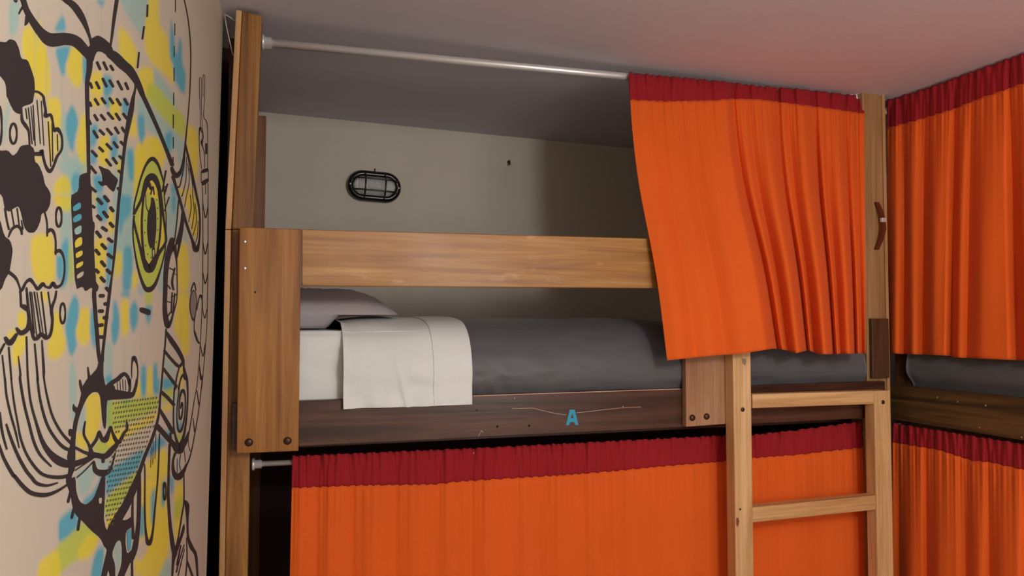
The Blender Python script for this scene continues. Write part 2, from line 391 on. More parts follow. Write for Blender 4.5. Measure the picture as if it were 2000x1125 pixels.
# ---------------------------------------------------------------- curtain rods
RR = YP+.035
def rod(label, a, b, r, parent_name='curtain_rod', sockets=True):
    a = Vector(a); b = Vector(b)
    t = thing(parent_name, label, 'curtain rod', a)
    tubeo('pole', [a, b], r, M_chrome, t, 24)
    if sockets:
        d = (b-a).normalized()
        tubeo('end_socket', [a, a+d*.006, a+d*.0061, a+d*.022], [r+.008, r+.008, r+.0035, r+.0035], M_chrome, t, 24)
        tubeo('end_socket', [b, b-d*.006, b-d*.0061, b-d*.022], [r+.008, r+.008, r+.0035, r+.0035], M_chrome, t, 24)
    return t
p0 = P(514, 82.5, 1, RR); p1 = P(1230, 150.5, 1, RR)
xR = rx0-.001
zR = p0[2]+(p1[2]-p0[2])*(xR-p0[0])/(p1[0]-p0[0])
rod('bare chrome curtain rod across the top of the open bunk', (tr[0]-.0005, RR, p0[2]), (xR, RR, zR), .0102)
q0 = P(484, 904, 1, RR); q1 = P(1410, 866, 1, RR)
rod('chrome rod under the dark side rail carrying the long orange curtain', (br[0]+.0065, RR, q0[2]-.004), (xR, RR, 1.255), .0065)
rod('chrome rod at ceiling height above the side bunk on the right', (1.868, .045, 2.262), (1.868, -1.93, 2.262), .0102)
rod('lower chrome rod under the rail of the side bunk on the right', (1.885, .045, 1.262), (1.885, -1.93, 1.262), .0085)

# ---------------------------------------------------------------- curtains
def interp(tab, x):
    xs = [t[0] for t in tab]; ys = [t[1] for t in tab]; return np.interp(x, xs, ys)
def curtain(name, label, marks, ptop, pband, pbot, axis, vtop, vbot, sign, nu=260, nv=70, ruffle=.0062, lean=1.0, g0=.12, dscale=1.0, gp=.8):
    """marks: (px at top, px at hem, fold depth m); ptop/pband/pbot: tables px->py; sign: direction of 'towards the room' on the axis"""
    n = len(marks); tt = np.linspace(0, n-1, nu); i0 = np.minimum(tt.astype(int), n-2); f = tt-i0
    mt = np.array([m[0] for m in marks], float); mb = np.array([m[1] for m in marks], float); md = np.array([m[2] for m in marks], float)
    up = md[i0+1] > md[i0]; sm = np.where(up, np.sin(np.pi/2*f), 1-np.cos(np.pi/2*f))
    sm = .7*sm+.3*(.5-.5*np.cos(np.pi*f))
    pt = mt[i0]+(mt[i0+1]-mt[i0])*f; pb = mb[i0]+(mb[i0+1]-mb[i0])*f; dd = md[i0]+(md[i0+1]-md[i0])*sm
    yt, yb = interp(ptop, pt), interp(pbot, pb)
    rnd = random.Random(len(label))
    dpx = np.gradient(pt); jit = np.interp(np.arange(nu), np.arange(0, nu+8, 8), [rnd.uniform(.6, 1.5) for _ in range(len(range(0, nu+8, 8)))])
    ph = np.cumsum(2*np.pi/15*dpx*jit)
    ruf = np.sin(ph)*.6+np.sin(ph*.47+1)*.4; ruf2 = np.sin(ph*.8+2)*.5+np.sin(ph*1.9)*.3
    rows = []; vb = None
    bandv = (interp(pband, pt)-yt)/(yb-yt)*(1+.035*ruf2)
    NB = 12
    def row(v):
        v = np.clip(v, 0.0, 1.0)
        g = g0+(1-g0)*np.clip(v*1.25, 0, 1)**gp
        lv = (v + .30*np.sin(np.pi*v)*(v-1)*.9*(1-v)**.3 + .05*np.sin(np.pi*np.clip((v-.35)/.65, 0, 1))**2) if lean > 1 else v
        px = pt+(pb-pt)*lv; py = yt+(yb-yt)*v
        base = vtop+(vbot-vtop)*np.power(v, .8)
        k = np.exp(-v*7)
        kk = np.sin(np.minimum(1, v*9)*np.pi/2)
        dep = base + sign*(dd*g*dscale + (ruf*(1-kk)+ruf2*kk)*ruffle*k + .0015*np.sin(tt*2.3+v*6))
        pp = P(px, py - 1.6*ruf*k*(v < .02), axis, dep)
        return pp
    band = [row(bandv*q/NB) for q in range(NB+1)]
    body = [row(bandv+(1-bandv)*q/nv) for q in range(nv+1)]
    T = thing(name, label, 'curtain', tuple(float(c) for c in (band[0][0]+band[0][-1])/2))
    def grid(nm, R, mat, close=None):
        vs = [tuple(p) for r in R for p in r]; fs = []
        for a in range(len(R)-1):
            for b in range(nu-1): fs.append((a*nu+b, (a+1)*nu+b, (a+1)*nu+b+1, a*nu+b+1))
        o = mk(nm, vs, fs, mat, T, True)
        md_ = o.modifiers.new('thickness', 'SOLIDIFY'); md_.thickness = .0014; md_.offset = 0
        return o
    # header pocket wraps the rod: front layer + back layer
    bk = []
    for q in range(NB+1):
        r = band[q].copy(); s = q/NB
        wd = .026*math.sin(math.pi*min(1, s*1.15))**.5 if s < .87 else .004
        tp = np.clip(np.minimum(np.arange(nu), np.arange(nu)[::-1])/10, .12, 1); r[:, axis] -= sign*(wd+.002)*tp; bk.append(r)
    grid('header_band', list(reversed(bk))[:-1]+band, M_red)
    grid('drape', body, M_orange)
    # hem stitch line
    return T
UT = RR-.0165
curtain('curtain', 'orange curtain with red header gathered at the right half of the upper bunk',
    [(1229,1303,.004),(1258,1332,.013),(1284,1358,.003),(1318,1390,.016),(1340,1416,.006),(1385,1462,.030),(1414,1494,.038),(1431,1519,-.014),
     (1450,1529,.012),(1462,1538,-.002),(1494,1560,.034),(1518,1577,-.016),(1530,1584,.006),(1540,1590,-.004),(1566,1612,.034),(1592,1629,-.014),
     (1602,1636,.012),(1611,1642,.000),(1634,1659,.026),(1652,1671,-.006),(1662,1677,.012),(1674,1684,.000),(1688,1691,.012)],
    [(1229,142),(1300,149),(1400,158),(1480,168),(1560,174),(1650,184),(1700,190)],
    [(1229,195),(1300,198),(1390,196),(1430,193),(1480,194),(1560,204),(1620,212),(1690,222)],
    [(1303,704),(1400,694),(1440,692),(1510,681),(1530,683),(1556,690),(1578,684),(1600,692),(1650,691),(1691,690)],
    1, UT, UY-.056, -1, nu=420, nv=90, lean=1.12, dscale=1.45, g0=.2, gp=.55)
lm = []
rnd = random.Random(5)
vals = [(571,556,.0),(590,580,.006),(620,612,-.004),(652,645,.007),(688,684,-.006),(730,727,.006),(772,771,-.008),(815,815,.006),(850,850,-.003),(886,888,.007),(920,920,-.007),
        (958,962,.005),(1000,1004,-.002),(1035,1040,.007),(1068,1074,-.007),(1100,1106,.004),(1140,1148,-.003),(1165,1172,.006),(1200,1208,-.006),(1240,1248,.005),(1290,1298,-.002),(1330,1340,.005),(1370,1380,-.002),(1408,1419,.003),(1440,1450,.0)]
def z_at(px, z, y):  # py of height z on plane y at column px
    v = rays(px, 600.0); t = (y-CAM[1])/v[1]
    a, b = 600.0, 601.0
    for _ in range(8):
        f = float(P(px, a, 1, y)[2])-z; a += f/.0013*.98
    return a
def x_at(px, z, x):
    a = 600.0
    for _ in range(14):
        f = float(P(px, a, 0, x)[2])-z; a += f/.0014*.7
    return a
VL = RR-.015
def tab(fn, pxs, z, pl): return [(p, fn(p, z, pl)) for p in pxs]
cols = list(range(540, 1760, 40))
curtain('curtain', 'long orange curtain with red header closing the lower bunk left of the ladder',
    vals, [(571,891),(900,877),(1100,867),(1250,859),(1415,851),(1440,850)], [(571,953),(700,948),(850,946),(900,940),(1100,928),(1200,920),(1300,910),(1415,901),(1440,899)],
    tab(z_at, cols, .42, VL), 1, VL, VL, -1, nu=420, nv=50, ruffle=.006, g0=.35, dscale=2.0)
curtain('curtain', 'narrow orange curtain with red header seen through the ladder rungs',
    [(1450,1452,.0),(1480,1486,.004),(1520,1528,-.002),(1560,1570,.006),(1600,1612,-.003),(1640,1656,.004),(1683,1708,.0)],
    [(1450,852),(1560,840),(1683,823)], [(1450,896),(1560,888),(1600,883),(1683,874)],
    tab(z_at, cols, .42, VL), 1, VL, VL, -1, nu=160, nv=50, ruffle=.0055, g0=.35)
XU, XL = 1.853, 1.866
colr = list(range(1720, 2760, 30))
um = [(1733,1733,.0),(1748,1748,.012),(1766,1766,-.010),(1782,1782,.012),(1806,1802,-.014),(1830,1826,.016),(1850,1842,.012),(1866,1858,-.016),(1884,1872,.010),(1898,1888,-.004),(1925,1920,.018),(1955,1965,.012),
      (1970,1988,-.014),(1998,2010,.018),(2040,2045,.010),(2060,2075,-.010),(2110,2115,.018),(2170,2180,-.012),(2240,2240,.018),(2310,2320,-.012),(2400,2400,.018),(2520,2520,-.012),(2700,2700,.01)]
curtain('curtain', 'orange curtain with red header closing the upper level of the right side bunk', um,
    [(1733,196),(1800,176),(2000,104)]+tab(x_at, range(2060,2760,60), 2.286, XU), [(1733,250),(1800,232),(1860,214),(1920,190),(1990,165)]+tab(x_at, range(2060,2760,60), 2.212, XU),
    [(1733,690),(1858,695),(1862,698),(2000,704)]+tab(x_at, range(2060,2760,60), 1.497, XU), 0, XU, 1.838, -1, nu=420, nv=70, dscale=1.3)
lmk = [(1743,1745,.0),(1754,1758,-.006),(1775,1784,.010),(1795,1800,.006),(1808,1812,-.012),(1835,1838,.012),(1860,1866,.008),(1884,1890,-.012),(1910,1916,.010),(1930,1936,-.008),(1955,1960,.012),(1985,1990,.010),(2000,2006,-.008),
       (2040,2046,.012),(2080,2086,-.008),(2140,2146,.012),(2200,2206,-.008),(2270,2276,.012),(2350,2356,-.008),(2450,2456,.012),(2700,2700,.0)]
curtain('curtain', 'orange curtain with red header closing the lower level of the right side bunk', lmk,
    [(1743,827),(2000,868)]+tab(x_at, range(2060,2760,60), 1.280, XL), [(1743,864),(1830,878),(1900,900),(1930,902),(2000,918)]+tab(x_at, range(2060,2760,60), 1.216, XL),
    tab(x_at, colr, .42, XL), 0, XL, XL, -1, nu=380, nv=50, dscale=1.3)

# ---------------------------------------------------------------- right hand side bunk
B2 = thing('bunk_bed', 'dark stained side bunk along the right wall behind closed orange curtains', 'bunk bed', (2.3, -.95, 0))
rb = boxo('side_rail', (1.85, 1.876, -1.93, .045, 1.292, 1.400), M_darkY, B2, .002)
for (x, y, r) in ((1830, 776, .003), (1870, 785, .0025), (1925, 792, .0028), (1913, 835, .0022), (1995, 854, .0022)):
    dome('nail', P(x, y, 0, 1.85), (-1,0,0), r, .0008, M_screw, rb)
boxo('post', (1.888, 1.95, .0, .06, 0, 2.28), M_darkZ, B2); boxo('post', (1.888, 1.95, -1.93, -1.87, 0, 2.28), M_postZ, B2)
boxo('post', (2.72, 2.78, .0, .06, 0, 2.28), M_darkZ, B2); boxo('post', (2.72, 2.78, -1.93, -1.87, 0, 2.28), M_postZ, B2)
boxo('shade_panel', (2.782, 2.796, -1.93, .05, 0, 1.30), M_dark, B2, .001)  # added dark sheet so the gap under the rail reads as shade
boxo('side_panel', (1.951, 2.719, .04, .056, 0, 1.60), M_darkZ, B2, .001)  # end panel added to keep the gap under this bunk's rail dark
boxo('bed_base', (1.878, 2.76, -1.86, -.01, 1.345, 1.372), M_darkX, B2)

# ---------------------------------------------------------------- bedding
def catmull(pts, n=8, closed=False):
    pts = [np.array(p, float) for p in pts]; out = []; N = len(pts)
    rng = N if closed else N-1
    for i in range(rng):
        if closed: a, b, c, d = pts[(i-1)%N], pts[i], pts[(i+1)%N], pts[(i+2)%N]
        else: a, b, c, d = pts[max(i-1,0)], pts[i], pts[i+1], pts[min(i+2,N-1)]
        for k in range(n):
            t = k/n; out.append(.5*((2*b)+(-a+c)*t+(2*a-5*b+4*c-d)*t*t+(-a+3*b-3*c+d)*t**3))
    if not closed: out.append(pts[-1])
    return out
def loft(name, x0, x1, prof, mat, parent, nx=80, disp=None, off=0.0, swap=None, cap=True, shr=None):
    pr = catmull(prof, 10); m = len(pr); vs = []; fs = []
    for i in range(nx+1):
        x = x0+(x1-x0)*i/nx
        for k, q in enumerate(pr):
            t = pr[min(k+1, m-1)]-pr[max(k-1, 0)]; n = np.array([-t[1], t[0]]); n /= np.linalg.norm(n)+1e-9
            d = off + (disp(x, k/(m-1), q) if disp else 0)
            y, z = q+n*d
            if shr and x > shr[0]:
                y += shr[1]*(.445-y)/.44; z -= shr[1]*(z-1.376)/.2
            vs.append((x, y, z) if swap is None else swap(x, y, z))
    for i in range(nx):
        for k in range(m-1): fs.append((i*m+k, i*m+k+1, (i+1)*m+k+1, (i+1)*m+k))
    if cap:
        fs.append(tuple(range(m))); fs.append(tuple(nx*m+k for k in reversed(range(m))))
    o = mk(name, vs, fs, mat, parent, True)
    for f in o.data.polygons:
        if len(f.vertices) > 4: f.use_smooth = False
    return o
def nz(x, y, z=0): return noise.noise(Vector((x, y, z)))
prof_m = [(.012,1.376),(.006,1.40),(.006,1.50),(.008,1.545),(.022,1.566),(.06,1.571),(.45,1.572),(.84,1.568),(.878,1.545),(.88,1.45),(.88,1.376)]
MT = loft('mattress', -.018, 1.70, prof_m, M_white, None, 120, lambda x, s, q: +.003*nz(x*6, s*8)+(.0045*nz(x*9+q[1]*16, q[1]*26, 3) if s < .25 else 0), shr=(.44, .05))
tag(MT, 'mattress in a white fitted sheet on the upper bunk', 'mattress')
prof_b = [(.003,1.385),(-.006,1.407),(-.024,1.437),(-.027,1.470),(-.014,1.515),(.014,1.553),(.065,1.583),(.16,1.597),(.32,1.602),(.6,1.600),(.83,1.584),(.884,1.54),(.888,1.45),(.886,1.385)]
def db(x, s, q):
    e = max(0, 1-s/.30)
    d = .008*nz(x*3.2, s*4) + e*(.007*nz(x*10+q[1]*20, q[1]*9, 5)) + .002*nz(x*14, s*22)
    d += e*.003*math.exp(-((x-.55)/.06)**2)*math.sin((x*120+q[1]*70))
    if x > 1.0: d -= .012*min(1, (x-1.0)/.3)
    return d
BL = loft('blanket', .37, 1.706, prof_b, M_blanket, None, 170, db)
tag(BL, 'charcoal grey blanket spread over the foot of the upper bunk mattress', 'blanket')
xs0, xs1, xsm = PX(670, -.02, 700), PX(920.5, -.024, 730), PX(845, -.022, 730)
SH = thing('sheet', 'white top sheet folded back over the grey blanket near the pillow', 'sheet', (xs0, .4, 1.58))
prof_s = [(-.0315,1.389),(-.0315,1.405),(-.030,1.437),(-.032,1.475),(-.019,1.520),(.010,1.560),(.065,1.588),(.16,1.600),(.32,1.605),(.6,1.603),(.83,1.588),(.888,1.545),(.893,1.46)]
def ds(x, s, q):
    e = max(0, 1-s/.36)
    a = (x-xs0)/(xs1-xs0)
    d = .004*nz(x*9, s*9, 9) + e*(.011*nz(x*15+q[1]*18, q[1]*20-x*9, 2)+.004*nz(x*40, q[1]*12, 6))
    d += e*.010*math.exp(-((q[1]-1.50-.5*(.30-x))/.012)**2)*(x < .33)
    d += e*.008*math.exp(-((x-.285-.25*(1.53-q[1]))/.008)**2)
    d += .006*math.exp(-((x-xs0)/.008)**2)
    if s > .4: d -= .012*math.exp(-(x-xs0)/.035)*min(1, (s-.4)/.15)
    return d*(1 if x < xsm else max(.15, 1-(x-xsm)*30))
loft('fold', xs0, xsm+.004, prof_s, M_white, SH, 110, ds, .0015, cap=False).modifiers.new('t', 'SOLIDIFY').thickness = -.0015
loft('hem_band', xsm, xs1, prof_s, M_white, SH, 40, ds, .003, cap=False).modifiers.new('t', 'SOLIDIFY').thickness = -.0022
# pillow
def pillow(cx, cy, cz_, hx, hy, hz_, label):
    n = 44; vs = []; fs = []
    for sgn in (1, -1):
        for i in range(n+1):
            for j in range(n+1):
                a = -1+2*i/n; b = -1+2*j/n
                e = (1-abs(a)**3)*(1-abs(b)**3); h = max(0, e)**.6
                px_ = cx+hx*a*(1-.07*(1-b*b)*abs(a)); py_ = cy+hy*b*(1-.06*(1-a*a)*abs(b))
                w_ = .006*nz(a*3, b*3, 1)*h+.005*nz(a*9, b*7, 4)*h + .012*nz(a*8+b*5, b*3, 8)*h*(abs(a) > .4)*(abs(a)-.4)*2
                z = cz_+hz_*h+w_ if sgn > 0 else cz_-(.002+.034*min(1, max(0, (.17-px_)/.03)))*min(1, h*2.5)
                vs.append((px_, py_, z))
    m = (n+1)*(n+1)
    for s in range(2):
        for i in range(n):
            for j in range(n):
                q = (s*m+i*(n+1)+j, s*m+(i+1)*(n+1)+j, s*m+(i+1)*(n+1)+j+1, s*m+i*(n+1)+j+1)
                fs.append(q if s == 0 else q[::-1])
    o = mk('pillow', vs, fs, M_pillow, None, True); tag(o, label, 'pillow'); return o
pillow(.136, .43, 1.611, .186, .33, .075, 'grey pillow on the white mattress behind the upright board')
# right bunk bedding
sw = lambda x, y, z: (1.866+y, -x, z)
m2 = loft('mattress', .02, 1.85, prof_m, M_white, None, 60, None, 0, sw, shr=(-1, .04)); tag(m2, 'mattress under the grey blanket of the right side bunk', 'mattress')
def db2(x, s, q): return .006*nz(x*3+9, s*4)+.003*nz(x*12, s*9)
b2 = loft('blanket', .012, 1.84, [(y+.024 if y < .2 else y, z) for y, z in prof_b], M_blanket, None, 120, db2, .002, sw)
tag(b2, 'dark grey blanket showing below the curtain of the right side bunk', 'blanket')

# ---------------------------------------------------------------- bulkhead lamp on the back wall
c = P(732, 363, 1, YB-.03); LC = Vector((float(c[0]), YB, float(c[2])))
LT = thing('bulkhead_light', 'black oval caged bulkhead lamp on the wall inside the upper bunk', 'wall light', LC)
rot = math.radians(-2.2)
def lp(u, v, d):
    return (LC.x+u*math.cos(rot)-v*math.sin(rot), LC.y-d, LC.z+u*math.sin(rot)+v*math.cos(rot))
def stadium(L, R, n=14):
    pts = []
    for k in range(n+1):
        a = -math.pi/2+math.pi*k/n; pts.append((L+R*math.cos(a), R*math.sin(a)))
    for k in range(n+1):
        a = math.pi/2+math.pi*k/n; pts.append((-L+R*math.cos(a), R*math.sin(a)))
    return pts
def stad_loft(name, secs, mat, parent, closed_top=True, rim=False):
    vs = []; fs = []; m = None
    for (L, R, d) in secs:
        s = stadium(L, R); m = len(s); vs += [lp(u, v, d) for u, v in s]
    for i in range(len(secs)-1):
        for k in range(m): fs.append((i*m+k, i*m+(k+1)%m, (i+1)*m+(k+1)%m, (i+1)*m+k))
    if closed_top: fs.append(tuple((len(secs)-1)*m+k for k in range(m)))
    o = mk(name, vs, fs, mat, parent, True)
    for f in o.data.polygons:
        if len(f.vertices) > 4: f.use_smooth = False
    return o
L_ = .042
stad_loft('housing', [(L_, .056, .0), (L_, .056, .018), (L_, .053, .028), (L_, .046, .032), (L_, .036, .032), (L_, .034, .026), (L_, .033, .010)], M_black, LT)
refl = plain('lamp_reflector', srgb(235, 235, 230), .3)
stad_loft('reflector', [(L_, .033, .0105), (L_, .028, .0115)], refl, LT)
gm, nt, gb = newmat('ribbed_glass', .12); gb.inputs['Alpha'].default_value = .5; gb.inputs['Base Color'].default_value = (.9, .92, .9, 1); gb.inputs['Coat Weight'].default_value = .6
mpg = mapping(nt, (1,1,1)); wv = nt.nodes.new('ShaderNodeTexWave'); wv.inputs['Scale'].default_value = 60; wv.inputs['Distortion'].default_value = .3
nt.links.new(mpg.outputs[0], wv.inputs['Vector']); bump(nt, gb, wv.outputs['Fac'], .9, .003)
stad_loft('glass_lens', [(L_, .0335, .026), (L_, .033, .034), (L_*.98, .030, .044), (L_*.92, .022, .051), (L_*.8, .008, .054)], gm, LT)
bulb = tubeo('bulb', [lp(-.02, 0, .025), lp(-.012, 0, .025), lp(.022, 0, .025), lp(.034, 0, .025)], [.004, .0095, .0095, .004], plain('bulb_glass', srgb(225,222,210), .2), LT)
def arch(v=None, u=None):
    if v is not None:
        e = math.sqrt(max(0, 1-(v/.05)**2)); W = L_+.046*e
        return [lp(-W, v, .026), lp(-W+.006, v, .040), lp(-W+.024, v, .056*1), lp(0, v, .060), lp(W-.024, v, .056), lp(W-.006, v, .040), lp(W, v, .026)]
    return [lp(u, -.045, .026), lp(u, -.040, .040), lp(u, -.024, .055), lp(u, 0, .060), lp(u, .024, .055), lp(u, .040, .040), lp(u, .045, .026)]
bm = bmesh.new()
for a in (arch(v=.021), arch(v=-.021), arch(u=-.036), arch(u=.036)): tube(bm, [tuple(p) for p in catmull(a, 5)], .0030, 8)
bm_mk('cage', bm, M_black, LT, True)
for u in (-.0875, .0875): dome('screw', lp(u, 0, .0315), (0,-1,0), .0046, .003, M_screw, LT)
tubeo('cable', [lp(.0, .055, .008), lp(.001, .068, .006)], .002, plain('cable_grey', srgb(60,52,46), .7), LT, 8)
# screw left in the back wall
c = P(992, 316, 1, YB)
t = thing('wall_screw', 'small dark hook screw in the back wall above the guard rail', 'screw', tuple(float(v) for v in c))
tubeo('shank', [(c[0], YB, c[2]), (c[0], YB-.02, c[2]), (c[0], YB-.022, c[2]-.016)], .0035, M_bolt, t, 8)
# thin pale cord at the top of the recess
c0 = [P(x, y, 1, .02) for x, y in ((438, 26), (442, 50), (448, 78), (455, 108))]; c1 = [P(x, y, 1, .02) for x, y in ((438, 27), (448, 33), (456, 39), (462, 42))]
t = thing('cord', 'thin pale cord looped round the top of the left bunk post', 'cord', tuple(float(v) for v in c0[0]))
bm = bmesh.new(); tube(bm, c0, .0013, 8); tube(bm, c1, .0015, 8); bm_mk('string', bm, M_cord, t, True)
